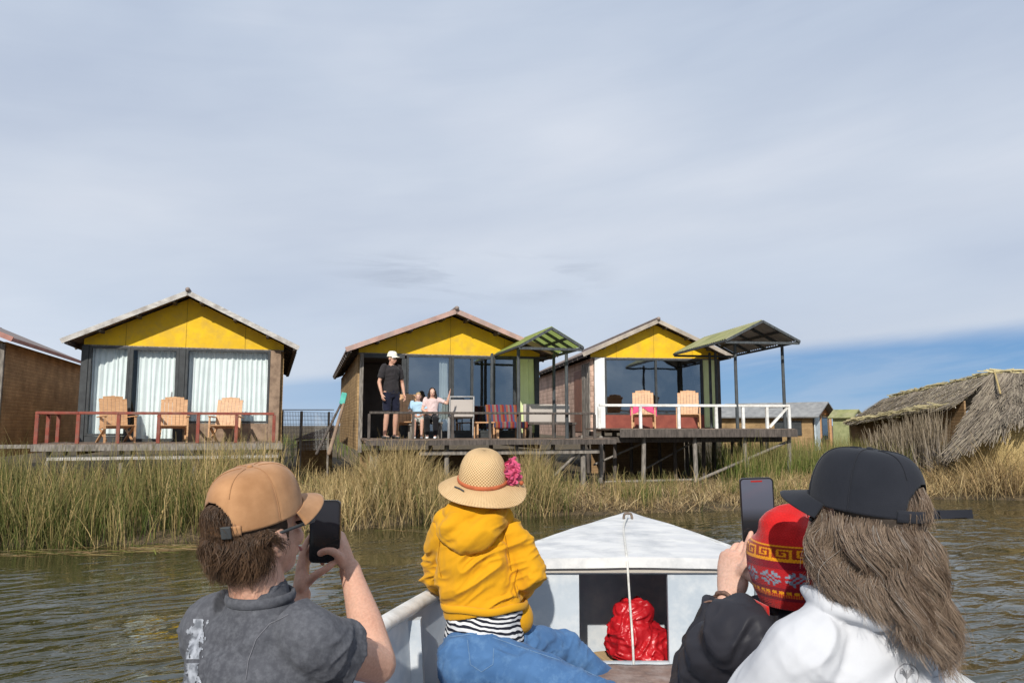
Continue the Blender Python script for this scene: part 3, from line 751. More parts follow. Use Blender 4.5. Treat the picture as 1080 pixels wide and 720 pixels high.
# ---- neighbour building on the far left edge
n0 = thing('reed_walled_cabin', 'brown reed walled cabin cut off at the far left edge with a reddish roof edge', 'cabin', (-12.45, 14.45, 0), R(17.8))
hwN = 2.1; zN = 3.1
b = MB(); box_between(b, hwN - .05, hwN + .05, 0.05, 6.3, .75, zN); b.build('side_wall', m_mat_brown, n0)
b = MB(); box_between(b, -hwN, hwN - .051, 6.2, 6.3, .75, zN); b.build('back_wall', m_mat_dark, n0)
b = MB(); b.prism([(-hwN, .8), (hwN, .8), (hwN, zN), (0, zN + .9), (-hwN, zN)], -.02, .048); b.build('front_wall', m_mat_tan, n0)
b = MB(); box_between(b, hwN - .12, hwN + .06, -.09, -.024, .75, zN - .05); b.build('corner_post', m_wood_grey, n0)
rf = MB()
for sx in (-1, 1):
    rf.bar((sx * -.02, 3.1, zN + 1.02), (sx * 2.35, 3.1, zN + .01), 7.2, .04)
ro = rf.build('roof', m_roof_metal, n0)
b = MB()
for sx in (-1, 1): b.bar((0, -.53, zN + 1.03), (sx * 2.42, -.53, zN), .03, .10)
b.bar((2.40, -.5, zN), (2.40, 6.7, zN), .03, .07); b.build('fascia', m_fascia_red, ro)

# ================================================================== decks on stilts
def rail_set(o, posts, pw, ztop, zdeck, mat, rail_h=.05, mid=False, name='railing'):
    """posts: list of (x,y) local; one railing part with posts as sub-parts"""
    b = MB()
    for (x0, y0), (x1, y1) in zip(posts, posts[1:]):
        b.bar((x0, y0, ztop), (x1, y1, ztop), pw * 1.25, rail_h, bev=.006)
    r = b.build(name, mat, o)
    for x, y in posts:
        p = MB(); p.box((x, y, (ztop + zdeck) / 2 - rail_h / 4), (pw, pw, ztop - zdeck - rail_h / 2), None, .006); p.build('post', mat, r)
    return r
def deck(label, X, Y, yaw, x0, x1, y0, y1, z, m_edge, edge_h=.12):
    o = thing('stilt_deck', label, 'deck', (X, Y, 0), R(yaw)); b = MB(); x = x0
    while x < x1 - .02:
        w = min(.125, x1 - x); yy = y0 - RNG.uniform(0, .02)
        box_between(b, x, x + w - .008, yy, y1, z - .035, z + RNG.uniform(-.003, .003)); x += w
    b.build('planking', m_plank, o)
    b = MB(); box_between(b, x0 - .02, x1 + .02, y0 - .05, y0 - .022, z - .01 - edge_h, z - .012); b.build('edge_board', m_edge, o)
    return o
def stilts(o, pts, zb, r=.05, mat=m_wood_grey):
    for (x, y, zt) in pts:
        p = MB(); dx, dy = RNG.normal(0, .03), RNG.normal(0, .03)
        p.tube([(x, y, zt), (x + dx * .5, y + dy * .5, (zt + zb) / 2), (x + dx, y + dy, zb)], [r * .9, r, r * 1.08], 9, smooth=3); p.build('stilt', mat, o, flat=False)
# deck 1
d1 = deck('wooden deck with red brown railing in front of the left cabin', -6.88, 15.6, 17.8, -2.30, 1.95, -1.6, -.06, ZD1, m_wood_grey)
Lf = lambda px: lx_at(d1, px, -1.55)
xs = [Lf(p) for p in (45, 88, 130, 172, 213, 253, 292)]
rail_set(d1, [(xs[0], -.15), (xs[0], -.85)] + [(x, -1.55) for x in xs], .062, ZD1 + .56, ZD1, m_red_rail, .05)
b = MB()
box_between(b, -2.1, 1.9, -1.50, -1.44, ZD1 - .30, ZD1 - .21); b.build('lower_beam', m_fascia_grey, d1)
stilts(d1, [(x, y, ZD1 - .04) for x in (-2.1, -.9, .4, 1.8) for y in (-1.38, -.2)], -.2)
b = MB(); box_between(b, -3.9, -2.34, -.7, -.55, ZD1 - .10, ZD1 - .03); b.build('walkway_beam', m_wood_grey, d1)
# deck 2
d2 = deck('dark weathered deck in front of the middle cabin where three people wait', -1.30, 16.0, 15.3, -1.92, 3.02, -1.75, -.06, ZD2, m_wood_dark, .10)
Lf = lambda px: lx_at(d2, px, -1.68)
xs = [Lf(p) for p in (391, 437, 478, 517, 548, 583, 615, 626)]
rail_set(d2, [(x, -1.68) for x in xs], .05, ZD2 + .50, ZD2, m_wood_dark, .045)
b = MB(); box_between(b, Lf(445), Lf(632), -1.62, -1.56, ZD2 - .30, ZD2 - .22); b.build('lower_beam', m_wood_grey, d2)
stilts(d2, [(Lf(p), -1.5, ZD2 - .04) for p in (400, 474, 547)] + [(x, -.3, ZD2 - .04) for x in (-1.7, -.5, .8, 2.2)], -.15)
stilts(d2, [(Lf(617), -1.5, ZD2 + .02)], -.15, .055)
for q0, q1, rr_ in (((Lf(582), -1.45, .30), (Lf(612), -1.52, ZD2 - .28), .03), ((Lf(552), -.4, .1), (Lf(600), -.6, .9), .03)):
    b = MB(); b.tube([q0, q1], [rr_, rr_ * .93], 8); b.build('brace', m_wood_grey, d2, flat=False)
# deck 3
d3 = deck('high dark deck with white railing on many stilts before the right cabin', 3.77, 19.4, 7.7, -1.92, lx_at(c3, 835, -3.3), -3.3, -.06, ZD3, m_wood_dark, .17)
Lf = lambda px: lx_at(d3, px, -3.24)
xs = [Lf(p) for p in (631, 674, 714, 753, 781, 806, 829)]
rl = rail_set(d3, [(x, -3.24) for x in xs] + [(xs[-1], -2.2)], .06, ZD3 + .50, ZD3, m_white_rail, .055)
b = MB(); b.bar((xs[-2] + .05, -3.24, ZD3 + .03), (xs[-1] - .04, -3.24, ZD3 + .46), .04, .05); b.build('brace', m_white_rail, rl)
b = MB(); box_between(b, Lf(631), Lf(829), -2.9, -2.82, ZD3 - .30, ZD3 - .18); box_between(b, Lf(632), Lf(829), -1.2, -1.12, ZD3 - .30, ZD3 - .18); b.build('joist', m_wood_dark, d3)
stilts(d3, [(Lf(p), -3.12, ZD3 - .19) for p in (634, 679, 732, 784, 831)], -.1, .05)
stilts(d3, [(x, y, ZD3 - .05) for y in (-2.1, -1.0, .6) for x in np.linspace(-1.7, lx_at(d3, 826, -2.0), 7)], -.1, .045, m_wood_dark)
for q0, q1, rr_ in (((Lf(735), -3.05, .20), (Lf(829), -3.08, 1.02), .035), ((Lf(640), -2.0, .5), (Lf(700), -2.1, 1.05), .025), ((Lf(690), -1.9, .3), (Lf(760), -1.95, 1.1), .025), ((Lf(640), -3.0, .18), (Lf(735), -3.06, .22), .03)):
    b = MB(); b.tube([q0, q1], [rr_, rr_ * .9], 8); b.build('brace', m_wood_grey, d3, flat=False)
b = MB(); b.tube([(Lf(790), -2.7, ZD3 - .05), (Lf(797), -2.8, .1)], [.03], 8); b.build('pipe', m_white_rail, d3, flat=False)

# ================================================================== porch canopies
def canopy(label, X, Y, yaw, xc, hw, y0, y1, z_apex, z_eave, posts, m_roof, m_slope2, slope_back=0.0, zdeck=1.1):
    o = thing('porch_canopy', label, 'canopy', (X, Y, 0), R(yaw))
    for sx in (-1, 1):
        b = MB()
        def fn(u, v, sx=sx):
            yy = y0 + (y1 - y0) * v; return (xc + sx * hw * u, yy, z_apex + (z_eave - z_apex) * u + .010 * math.sin(yy * 2 * math.pi / .12) - slope_back * v)
        b.surf(fn, 6, 150); rp = b.build('roof_sheet', m_roof if sx < 0 else m_slope2, o, flat=False)
    b = MB(); tz = .035
    for v in np.linspace(0, 1, 5):
        yy = y0 + (y1 - y0) * v; s_ = slope_back * v
        for sx in (-1, 1):
            b.bar((xc, yy + (.0), z_apex - tz - s_), (xc + sx * hw, yy, z_eave - tz - s_), .05, .05)
    for sx in (-1, 0, 1):
        for u in ((1, .5) if sx else (0,)):
            zz = z_apex + (z_eave - z_apex) * u - tz - .002
            b.bar((xc + sx * hw * u, y0 + .01, zz), (xc + sx * hw * u, y1, zz - slope_back), .045, .045)
    b.bar((xc - hw, y0 + .03, z_eave - .07), (xc + hw, y0 + .03, z_eave - .07), .05, .05)
    b.bar((xc - hw, y1 - .03, z_eave - .07 - slope_back), (xc + hw, y1 - .03, z_eave - .07 - slope_back), .05, .05)
    b.build('roof_frame', m_canopy_post, o)
    for (x, y) in posts:
        p = MB(); p.tube([(x, y, zdeck), (x, y, z_eave - .05)], [.038, .034], 9); p.build('post', m_canopy_post, o, flat=False)
    return o
Lf = lambda px: lx_at(d3, px, -3.3)
ax = lx_at(d3, 805, -3.75)
canopy('mossy green gabled canopy on tall dark posts over the right cabin deck', 3.77, 19.4, 7.7, ax, .84, -3.75, -.55, 3.66, 3.23, [(Lf(776), -3.25), (Lf(827), -3.2), (Lf(793) + .0, -1.3), (lx_at(d3, 748, -1.0), -1.0)], m_roof_green, m_roof_grey, .0, ZD3)
Lf = lambda px: lx_at(d2, px, -1.7)
ax = lx_at(d2, 581, -1.95)
canopy('see-through light green canopy with dark rafters over the middle cabin deck', -1.30, 16.0, 15.3, ax, .66, -2.0, .02, 3.33, 2.96, [(Lf(548), -1.62), (Lf(599), -1.6), (lx_at(d2, 584, -.6), -.6), (lx_at(d2, 519, -.3), -.3)], m_poly, m_poly, .0, ZD2)

# ================================================================== wooden reclining chairs
def make_chair(label, group):
    o = thing('wooden_armchair', label, 'chair', (0, 0, 0), 0, group)
    w = .56
    b = MB()      # slatted back with curved top, leaning back
    n = 7; hb = .62
    for i in range(n):
        x = -w / 2 + .04 + (w - .08) * i / (n - 1); top = hb + .08 * (1 - ((i - 3) / 3) ** 2)
        b.bar((x, .20, .30), (x, .20 + top * .33, .30 + top), .074, .02, up=(0, 1, 0))
    for t in (.06, .52, .98):
        zz = .30 + hb * t; yy = .20 + hb * t * .33
        b.bar((-w / 2, yy + .022, zz), (w / 2, yy + .022, zz), .02, .06)
    b.bar((-w * .36, .20 + hb * .36 - .0, .30 + hb * 1.07), (w * .36, .20 + hb * .36, .30 + hb * 1.07), .03, .05, bev=.01)
    b.build('backrest', m_chair_wood, o)
    b = MB()
    for i in range(6):
        y = -.30 + i * .095; b.box((0, y, .36 - i * .012), (w - .02, .08, .02), None, .004)
    b.build('seat', m_chair_wood, o)
    for sx in (-1, 1):
        x = sx * (w / 2 + .015)
        b = MB(); b.bar((x, -.34, .56), (x, .33, .54), .07, .022, bev=.006); b.build('armrest', m_chair_wood, o)
        b = MB(); b.bar((x, -.32, .0), (x, -.29, .55), .035, .05); b.build('leg', m_chair_wood, o)
        b = MB(); b.bar((x * .93, -.30, .34), (x * .93, .42, .0), .035, .05, up=(1, 0, 0)); b.build('leg', m_chair_wood, o)
        b = MB(); b.bar((x * .87, -.28, .05), (x * .87, .30, .30), .03, .04, up=(1, 0, 0)); b.build('side_brace', m_chair_wood, o)
    return o
grp1 = 'wooden armchairs in front of the cabins'
base_chair = make_chair('', grp1)
def put_chair(o, deck_o, px, ly, z, rz, label):
    lx = lx_at(deck_o, px, ly); p = deck_o.matrix_basis @ V((lx, ly, z)); o.location = p; o.rotation_euler = (0, 0, deck_o.rotation_euler.z + rz); o['label'] = label; o.scale = (.90, .90, .92); return o
specs = [(d1, 128, -.72, ZD1, R(24), 'leftmost of the three wooden armchairs behind the red railing, turned sideways'),
         (d1, 187, -.62, ZD1, R(6), 'middle wooden armchair of three, standing before the glass door of the left cabin'),
         (d1, 242, -.60, ZD1, R(-8), 'rightmost of three wooden armchairs on the red railed deck'),
         (d3, 677, -1.6, ZD3, R(-17), 'wooden armchair with a bright pink shawl over its arms behind the white railing'),
         (d3, 724, -1.7, ZD3, R(-21), 'bare wooden armchair to the right of the one with the pink shawl')]
made = []
for i, s_ in enumerate(specs):
    o = base_chair if i == 0 else copy_tree(base_chair)
    put_chair(o, *s_); made.append(o)
# pink shawl draped on the fourth chair
m_pink = mat_cloth('bright_pink_cloth', (.78, .10, .24), .15)
pc = made[3]; b = MB()
def shawl(u, v):
    x = -.34 + .68 * u; z = .575 + .012 * math.sin(u * 17) - .30 * abs(v - .5) * 2 * (abs(u - .5) * 1.4 + .2); y = -.33 + .36 * v + .02 * math.sin(u * 9)
    return (x, y, z)
b.surf(shawl, 26, 12); sh = b.build('shawl', m_pink, None, flat=False, solid=.008); sh.matrix_basis = pc.matrix_basis.copy()
tag(sh, 'bright pink shawl draped across the arms of a wooden chair', 'shawl')

# ---- furniture on the middle deck
def mat_stripes(name, cols, freq, axis='X'):
    t = NT(name); v = t.coords((1, 1, 1), rnd=False); s_ = t.n('ShaderNodeSeparateXYZ'); t.l(v, s_.inputs[0])
    m = t.n('ShaderNodeMath', operation='MULTIPLY', i_1=freq); t.l(s_.outputs[axis], m.inputs[0]); f = t.n('ShaderNodeMath', operation='FRACT'); t.l(m.outputs[0], f.inputs[0])
    st = [(i / len(cols), c) for i, c in enumerate(cols)]; r = t.n('ShaderNodeValToRGB'); r.color_ramp.interpolation = 'CONSTANT'; e = r.color_ramp.elements
    while len(e) < len(st): e.new(.5)
    for q, (p, c) in zip(e, st): q.position = p; q.color = c4(c)
    t.l(f.outputs[0], r.inputs[0]); nb = t.bump(t.noise(v, 150, 2), .3, .003)
    return t.done(t.princ(r.outputs[0], .9, nb, 0, .1))
m_andean = mat_stripes('striped_andean_blanket', [(.20, .03, .03), (.06, .07, .13), (.26, .07, .055), (.18, .15, .12), (.19, .025, .05), (.07, .08, .15), (.24, .09, .04)], 3.2)
m_white_cloth = mat_cloth('off_white_blanket', (.50, .45, .41), .1)
def on_deck(px, ly, z=ZD2): return d2.matrix_basis @ V((lx_at(d2, px, ly), ly, z))
def metal_chair(label, px, ly, rz, cloth):
    o = thing('metal_chair', label, 'chair', on_deck(px, ly), R(15.3) + rz); w = .5
    for sx in (-1, 1):
        b = MB(); b.tube([(sx * w / 2, -.22, 0), (sx * w / 2, -.2, .42)], [.014], 8); b.build('leg', m_grey_metal, o, flat=False)
        b = MB(); b.tube([(sx * w / 2, .26, 0), (sx * w / 2, .22, .42), (sx * w / 2, .30, .86)], [.014], 8, smooth=3); b.build('leg', m_grey_metal, o, flat=False)
    b = MB(); b.tube([(-w / 2, .30, .86), (w / 2, .30, .86)], [.014], 8); b.tube([(-w / 2, .29, .74), (w / 2, .29, .74)], [.012], 8); b.build('back_frame', m_grey_metal, o, flat=False)
    b = MB(); b.box((0, 0, .43), (w, .46, .03), None, .01); b.build('seat', m_wood_dark, o)
    b = MB(); b.box((0, .245, .6), (w * .94, .03, .40), Matrix.Rotation(R(-10), 3, 'X'), .012); b.build('back_cushion', cloth, o)
    return o
metal_chair('grey metal chair with off white back, right of the waving woman', 487, -.75, R(-14), m_white_cloth)
lg = thing('blanket_chair', 'low chair covered with a red and blue striped blanket on the middle deck', 'chair', on_deck(534, -.8), R(15.3 + 8))
b = MB(); b.box((0, .24, .44), (.72, .10, .52), Matrix.Rotation(R(-14), 3, 'X'), .03); b.build('backrest', m_andean, lg)
b = MB(); b.box((0, -.06, .27), (.72, .52, .14), None, .03); b.build('seat', m_andean, lg)
for sx in (-1, 1):
    for sy in (-1, 1):
        b = MB(); b.box((sx * .3, -.05 + sy * .2, .1), (.05, .05, .2)); b.build('leg', m_chair_wood, lg)
lb = thing('wooden_bench', 'long low bench with an off white blanket at the right of the middle deck', 'bench', on_deck(579, -.65), R(15.3))
b = MB(); b.box((0, .18, .52), (1.05, .06, .40), Matrix.Rotation(R(-10), 3, 'X'), .02); b.build('blanket', m_white_cloth, lb)
b = MB(); b.box((0, 0, .30), (1.08, .44, .05), None, .01); b.box((0, .215, .50), (1.0, .03, .36)); b.build('seat', m_wood_dark, lb)
for sx in (-1, 1):
    b = MB(); b.box((sx * .48, 0, .137), (.06, .40, .274)); b.build('leg', m_wood_dark, lb)
tb = thing('low_table', 'small yellowish wooden table between the chairs on the middle deck', 'table', on_deck(511, -.9), R(15.3))
b = MB(); b.box((0, 0, .32), (.42, .36, .03), None, .008); b.build('tabletop', m_chair_wood, tb)
for sx in (-1, 1):
    for sy in (-1, 1):
        b = MB(); b.box((sx * .17, sy * .14, .152), (.035, .035, .304)); b.build('leg', m_chair_wood, tb)
bc = copy_tree(base_chair); put_chair(bc, d2, 433, -.55, ZD2, R(0), 'wooden armchair just behind the standing man on the middle deck')

# ---- poles leaning beside the middle cabin, mesh fence, reed heap
def pole(name, label, a, b_, r, mat):
    o = thing(name, label, 'pole', a); b = MB(); b.tube([a, b_], [r * 1.1, r * .8], 8); b.build('shaft', mat, o, world=True, flat=False); return o
pole('leaning_pole', 'thin dark pole leaning beside the left wall of the middle cabin', PX(334, 478, 15.2), PX(361, 423, 15.9), .03, m_wood_dark)
pr = pole('leaning_oar', 'brown oar with a teal blade leaning on the left wall of the middle cabin', PX(347, 478, 15.0), PX(363, 424, 15.75), .04, m_pillar)
m_teal = M('teal_paint', (.12, .50, .42), (.09, .4, .34), 6, .6, .1)
q = PX(362, 420, 15.72); b = MB(); b.box(q, (.12, .04, .25), Matrix.Rotation(R(12), 3, 'Y'), .015); b.build('blade', m_teal, pr, world=True)
fe = thing('mesh_fence', 'grey wire mesh fence with dark posts between the left and middle cabins', 'fence', PX(320, 470, 17))
FA, FB = PX(298, 432, 16.8), PX(352, 432, 18.6)
for t in (0, .35, .9):
    p = FA.lerp(FB, t); b = MB(); b.box((p.x, p.y, .85), (.045, .045, 1.75)); b.build('post', m_wood_grey if t else m_wood_dark, fe, world=True)
b = MB(); b.bar(FA, FB, .022, .022); b.build('top_rail', m_mesh_wire, fe, world=True)
b = MB()
for k in range(36):
    p = FA.lerp(FB, k / 35); b.box((p.x, p.y + .03, 1.25), (.008, .008, .9))
for k in range(10):
    z = .85 + k * .095; a = FA.copy(); c = FB.copy(); a.z = c.z = z; a.y += .03; c.y += .03; b.bar(a, c, .008, .008)
b.build('wire_mesh', m_mesh_wire, fe, world=True)
tp = thing('tarp_shelter', 'low dark brown sloping shelter roof seen behind the mesh fence', 'shelter', PX(332, 470, 21))
b = MB(); A = [PX(312, 464, 20), PX(350, 460, 21.5), PX(350, 449, 22.5), PX(322, 459, 21.5)]
a, c = PX(311, 464, 20), PX(352, 462, 20.6); d_, e = PX(352, 449, 21.6), PX(322, 459, 21.6)
b.add([a, c, d_, e], [(0, 1, 2, 3)]); b.build('sheet', M('brown_tarp', (.10, .06, .045), (.07, .045, .035), 5, .8, .2), tp, world=True, solid=.03)
b = MB(); w0, w1 = PX(314, 465, 20.3), PX(351, 463, 20.9); b.add([w0, w1, V((w1.x, w1.y, .1)), V((w0.x, w0.y, .1))], [(0, 1, 2, 3)]); b.build('side_wall', m_mat_tan, tp, world=True, solid=.04)

# ================================================================== far small cabins on the right
def small_cabin(name, label, px, Y, yaw, hw, depth, ze, zp, over, m_w, m_g, m_r, zg=.1):
    c = PX(px, 448, Y); o = thing(name, label, 'cabin', (c.x, Y, 0), R(yaw))
    b = MB(); box_between(b, -hw, hw, .051, depth, zg, ze); b.build('wall', m_w, o)
    b = MB(); b.prism([(-hw, ze), (hw, ze), (0, zp - .06)], .0, .06); b.build('gable', m_g, o)
    b = MB()
    for sx in (-1, 1): b.bar((0, depth / 2, zp), (sx * (hw + over), depth / 2, ze - (zp - ze) * over / hw), depth + over * 2, .06)
    b.build('roof', m_r, o)
    return o
m_orange_wood = M('orange_brown_boards', (.45, .19, .06), (.34, .14, .05), 5, .7, .2)
m_lblue = M('pale_blue_door_paint', (.62, .70, .74), (.5, .57, .6), 5, .6, .1)
sa = small_cabin('small_cabin', 'far small cabin with grey sheet roof and orange brown gable', 867, 37, 52, 1.45, 4.6, 1.92, 2.52, .35, m_mat_tan, m_orange_wood, m_roof_grey)
b = MB(); b.box((-.95, -.03, 1.0), (.8, .05, 1.75)); b.build('door', m_lblue, sa)
b = MB(); b.box((.30, -.03, 1.25), (1.0, .05, 1.1)); f = b.build('window', m_frame_dark, sa); b = MB(); b.add([(-.15, -.06, .75), (.75, -.06, .75), (.75, -.06, 1.72), (-.15, -.06, 1.72)], [(0, 1, 2, 3)]); b.build('pane', m_glass, f)
for x in (-.42, 1.38): b = MB(); b.box((x, -.04, 1.0), (.12, .10, 1.8)); b.build('post', m_chair_wood, sa)
b = MB(); b.box((-1.475, 1.2, 1.25), (.05, 1.3, .7)); b.build('window', m_frame_dark, sa)
m_green_w = M('faded_green_boards', (.36, .37, .18), (.26, .28, .13), 5, .8, .2)
sb = small_cabin('green_hut', 'far narrow green hut with mossy roof next to the orange gabled cabin', 903, 34.5, 38, .42, .9, 1.82, 2.10, .16, m_green_w, m_white_post, m_roof_green)
b = MB(); b.box((.05, -.03, 1.05), (.5, .05, 1.4)); b.build('door', m_lblue, sb)

# ================================================================== thatched huts on the right
def thatch_slope(name, parent, quad, n, cols, mat=m_thatch, lift=.05, L=(.35, .7)):
    """quad: 4 world points: ridge a, ridge b, eave b, eave a.  base sheet + loose straw blades in one part"""
    a, b_, c, d = [V(p) for p in quad]
    def pt(u, v): return a.lerp(b_, u).lerp(d.lerp(c, u), v)
    nr = (b_ - a).cross(d - a).normalized()
    if nr.z < 0: nr = -nr
    m = MB(); sag = lambda u, v: -.05 * math.sin(math.pi * u) * math.sin(math.pi * v)
    f = lambda u, v: pt(u, v) + nr * (.03 * noise.noise(pt(u, v) * 2.2) + .012 * noise.noise(pt(u, v) * 9)) + V((0, 0, sag(u, v)))
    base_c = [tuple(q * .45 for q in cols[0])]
    m.surf(f, 40, 20, col=lambda u, v: base_c[0])
    for _ in range(n):
        u, v = RNG.uniform(0, 1), RNG.uniform(-.02, .96); p = f(u, v); dn = (f(min(1, u + RNG.normal(0, .012)), min(1.1, v + .1)) - p).normalized()
        sd = dn.cross(nr).normalized(); ll = RNG.uniform(*L); w = RNG.uniform(.006, .014); cc = cols[RNG.integers(0, len(cols))]; k = RNG.uniform(.6, 1.25); cc = tuple(q * k for q in cc)
        dn = (dn + sd * RNG.normal(0, .10)).normalized(); h0, h1 = RNG.uniform(.0, .02), RNG.uniform(.02, lift)
        e = p + dn * ll + nr * h1; p = p + nr * h0
        m.add([p - sd * w, p + sd * w, e + sd * w * .5, e - sd * w * .5], [(0, 1, 2, 3)], None, [cc] * 4)
    return m.build(name, m_thatch_blade, parent, world=True)
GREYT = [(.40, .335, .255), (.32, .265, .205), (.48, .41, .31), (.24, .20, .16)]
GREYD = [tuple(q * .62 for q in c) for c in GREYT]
YELT = [(.54, .46, .25), (.46, .39, .21), (.40, .34, .19)]
hc = thing('thatched_hut', 'long low thatched hut with a yellow straw edge along its ridge and eave', 'hut', PX(960, 475, 20))
ra, rb_ = PX(930, 421, 22.5), PX(1052, 393, 17.4); ea, eb = PX(893, 446, 20.6), PX(1012, 426, 15.9)
thatch_slope('roof', hc, (ra, rb_, eb, ea), 3600, [tuple(q * 1.25 for q in c) for c in GREYT] + [(.50, .42, .27)])
oa, ob = PX(972, 440, 24.0), PX(1110, 420, 18.6); thatch_slope('roof', hc, (rb_, ra, oa, ob), 500, GREYT)
def straw_band(parent, p, q, w, n, name='straw_edge', up=V((0, 0, 1))):
    m = MB(); d = (q - p).normalized()
    m.tube([p, q], [w * .7], 8, smooth=6); m.col = [YELT[1]] * len(m.v)
    for _ in range(n):
        t = RNG.uniform(0, 1); c = p.lerp(q, t) + V((RNG.normal(0, w * .5), RNG.normal(0, w * .5), RNG.normal(0, w * .5) + w * .3)); dr = (d + V((RNG.normal(0, .15), RNG.normal(0, .15), RNG.normal(0, .12)))).normalized()
        s_ = V((0, 0, 1)).cross(dr).normalized() * .012 + V((0, 0, .012)); ll = RNG.uniform(.15, .35); cc = YELT[RNG.integers(0, 3)]
        m.add([c - dr * ll - s_, c - dr * ll + s_, c + dr * ll + s_, c + dr * ll - s_], [(0, 1, 2, 3)], None, [cc] * 4)
    return m.build(name, m_thatch_blade, parent, world=True, flat=False)
straw_band(hc, ra.lerp(rb_, .12), ra.lerp(rb_, .95), .055, 260); straw_band(hc, ea, ea.lerp(eb, .85), .065, 320)
wa, wb = ea.lerp(ra, .10), eb.lerp(rb_, .10)
b = MB(); b.add([V((wa.x, wa.y, wa.z)), V((wb.x, wb.y, wb.z)), V((wb.x, wb.y, .05)), V((wa.x, wa.y, .05))], [(0, 1, 2, 3)]); b.build('wall', m_mat_dark, hc, world=True, solid=.04)
ga, gb = wa, wa + (oa - ea) * .9
b = MB(); b.add([wa + V((-.01, 0, 0)), gb, V((gb.x, gb.y, .05)), V((wa.x, wa.y, .05))], [(0, 1, 2, 3)]); b.build('end_wall', m_thatch_yellow, hc, world=True, solid=.04)
p0, p1 = PX(921, 470, 17.6), PX(990, 470, 15.9)
rr = [p0.lerp(p1, RNG.uniform(0, 1)) + V((RNG.normal(0, .1), RNG.normal(0, .12), 0)) for _ in range(1500)]
rr = np.array([(p.x, p.y, .15) for p in rr])
rs = reed_mesh('reed_screen', 'screen of grey dry standing reeds leaning on the long thatched hut', rr, lambda p: 1.15 + .45 * (p[0] - p0.x) / (p1.x - p0.x), [(1, (.22, .19, .16)), (2, (.29, .25, .21)), (1, (.15, .13, .11))], lean=.12, bend=.25, width=(.012, .022), cat='reed screen')
hd = thing('thatched_hut', 'nearer thatched hut with steep grey slope and pale yellow straw wall at right edge', 'hut', PX(1050, 475, 16))
T0, T1 = PX(1046, 393, 16.6), PX(1215, 391, 15.2); L0, L1, L2 = PX(1004, 472, 15.3), PX(1063, 447, 14.6), PX(1215, 446, 13.4)
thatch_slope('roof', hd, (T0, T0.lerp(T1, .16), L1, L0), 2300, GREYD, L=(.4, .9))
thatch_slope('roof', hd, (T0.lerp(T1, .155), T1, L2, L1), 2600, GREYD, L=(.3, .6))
B0, B1 = PX(1085, 455, 19.5), PX(1260, 450, 18); thatch_slope('roof', hd, (T1, T0, B0, B1), 300, GREYT)
thatch_slope('roof', hd, (T0 + V((0, .03, -.02)), T0 + V((.05, .1, -.02)), B0, L0 + V((.02, .05, 0))), 500, GREYT)
w0, w1, w2 = L0.lerp(T0, .03) + V((.1, .12, 0)), L1.lerp(T0, .04) + V((.0, .12, 0)), L2 + V((0, .12, 0))
b = MB(); b.add([w0, w1, w2, V((w2.x, w2.y, .05)), V((w1.x, w1.y, .05)), V((w0.x, w0.y, .05))], [(0, 1, 4, 5), (1, 2, 3, 4)]); b.build('wall', m_thatch_yellow, hd, world=True, solid=.05)
b = MB(); b.tube([T0 + V((.03, -.05, .03)), T0.lerp(L1, .48) + V((0, -.05, .05))], [.02], 7); b.build('binding_pole', m_thatch_yellow, hd, world=True, flat=False)
straw_band(hd, T0, T1, .05, 120)
# ================================================================== boat
def interp(tab, y): return float(np.interp(y, [t[0] for t in tab], [t[1] for t in tab]))
HB = [(-.9, .86), (-.2, .95), (1.0, .99), (1.7, .965), (2.06, .93), (2.75, .887), (3.3, .82), (3.95, .70), (4.42, .572), (5.0, .38), (5.5, .17), (5.80, .03)]
_hy = np.linspace(-.9, 5.8, 60); _hb = np.array([interp(HB, y) for y in _hy]); _hs = _hb.copy()
for _ in range(3): _hs[1:-1] = (_hs[:-2] + 2 * _hs[1:-1] + _hs[2:]) / 4
half = lambda y: float(np.interp(y, _hy, _hs)); cen = lambda y: .60 + .158 * (y - 3.95); GZ = .68
m_hull = M('blue_grey_boat_paint', (.46, .51, .56), (.38, .43, .48), 3, .55, .2, 30, .003, dirt=(.62, .63, .63), dirt_scale=5)
m_bulk = M('worn_pale_blue_paint', (.47, .52, .565), (.41, .46, .51), 2.5, .6, .2, 30, .003, dirt=(.60, .62, .63), dirt_scale=7)
m_deckpaint = M('worn_white_deck_paint', (.74, .73, .70), (.62, .62, .62), 3.5, .6, .25, 25, .003, stretch=(1, 2.5, 1), dirt=(.46, .47, .48), dirt_scale=5)
m_rubrail = M('chalky_white_gunwale', (.74, .74, .72), (.60, .60, .58), 6, .6, .3, 40, .003, dirt=(.42, .40, .36), dirt_scale=9)
m_bench = M('brown_textile', (.26, .175, .14), (.17, .115, .095), 22, .95, .6, 90, .006, dirt=(.34, .27, .24), dirt_scale=12)
m_rope = M('white_rope', (.72, .70, .64), (.55, .53, .48), 30, .8, .5, 160, .002)
boat = thing('motor_boat', 'pale blue grey wooden boat with pointed white bow deck, seen from inside', 'boat', (cen(1.5), 1.5, 0))
ys = np.linspace(-.9, 5.78, 70); b = MB()
prof = lambda y: [(0, -.16), (-.72, -.14), (-.97, .25), (-1.0, GZ), (-.965, GZ), (-.935, .26), (-.70, .05), (0, .05), (.70, .05), (.935, .26), (.965, GZ), (1.0, GZ), (.97, .25), (.72, -.14)]
n = 14
for y in ys:
    h, c = half(y), cen(y); rise = max(0, (y - 4.3) / 1.5) ** 2 * .35
    for q, z in prof(y): b.v.append((c + q * h, y, z if z >= .6 else z + rise * (GZ - z))); b.uv.append((0, 0)); b.col.append(None)
b.f = [(j * n + i, j * n + (i + 1) % n, (j + 1) * n + (i + 1) % n, (j + 1) * n + i) for j in range(len(ys) - 1) for i in range(n)] + [tuple(range(n))]
b.build('hull', m_hull, boat, world=True, smooth_angle=40, flat=True)
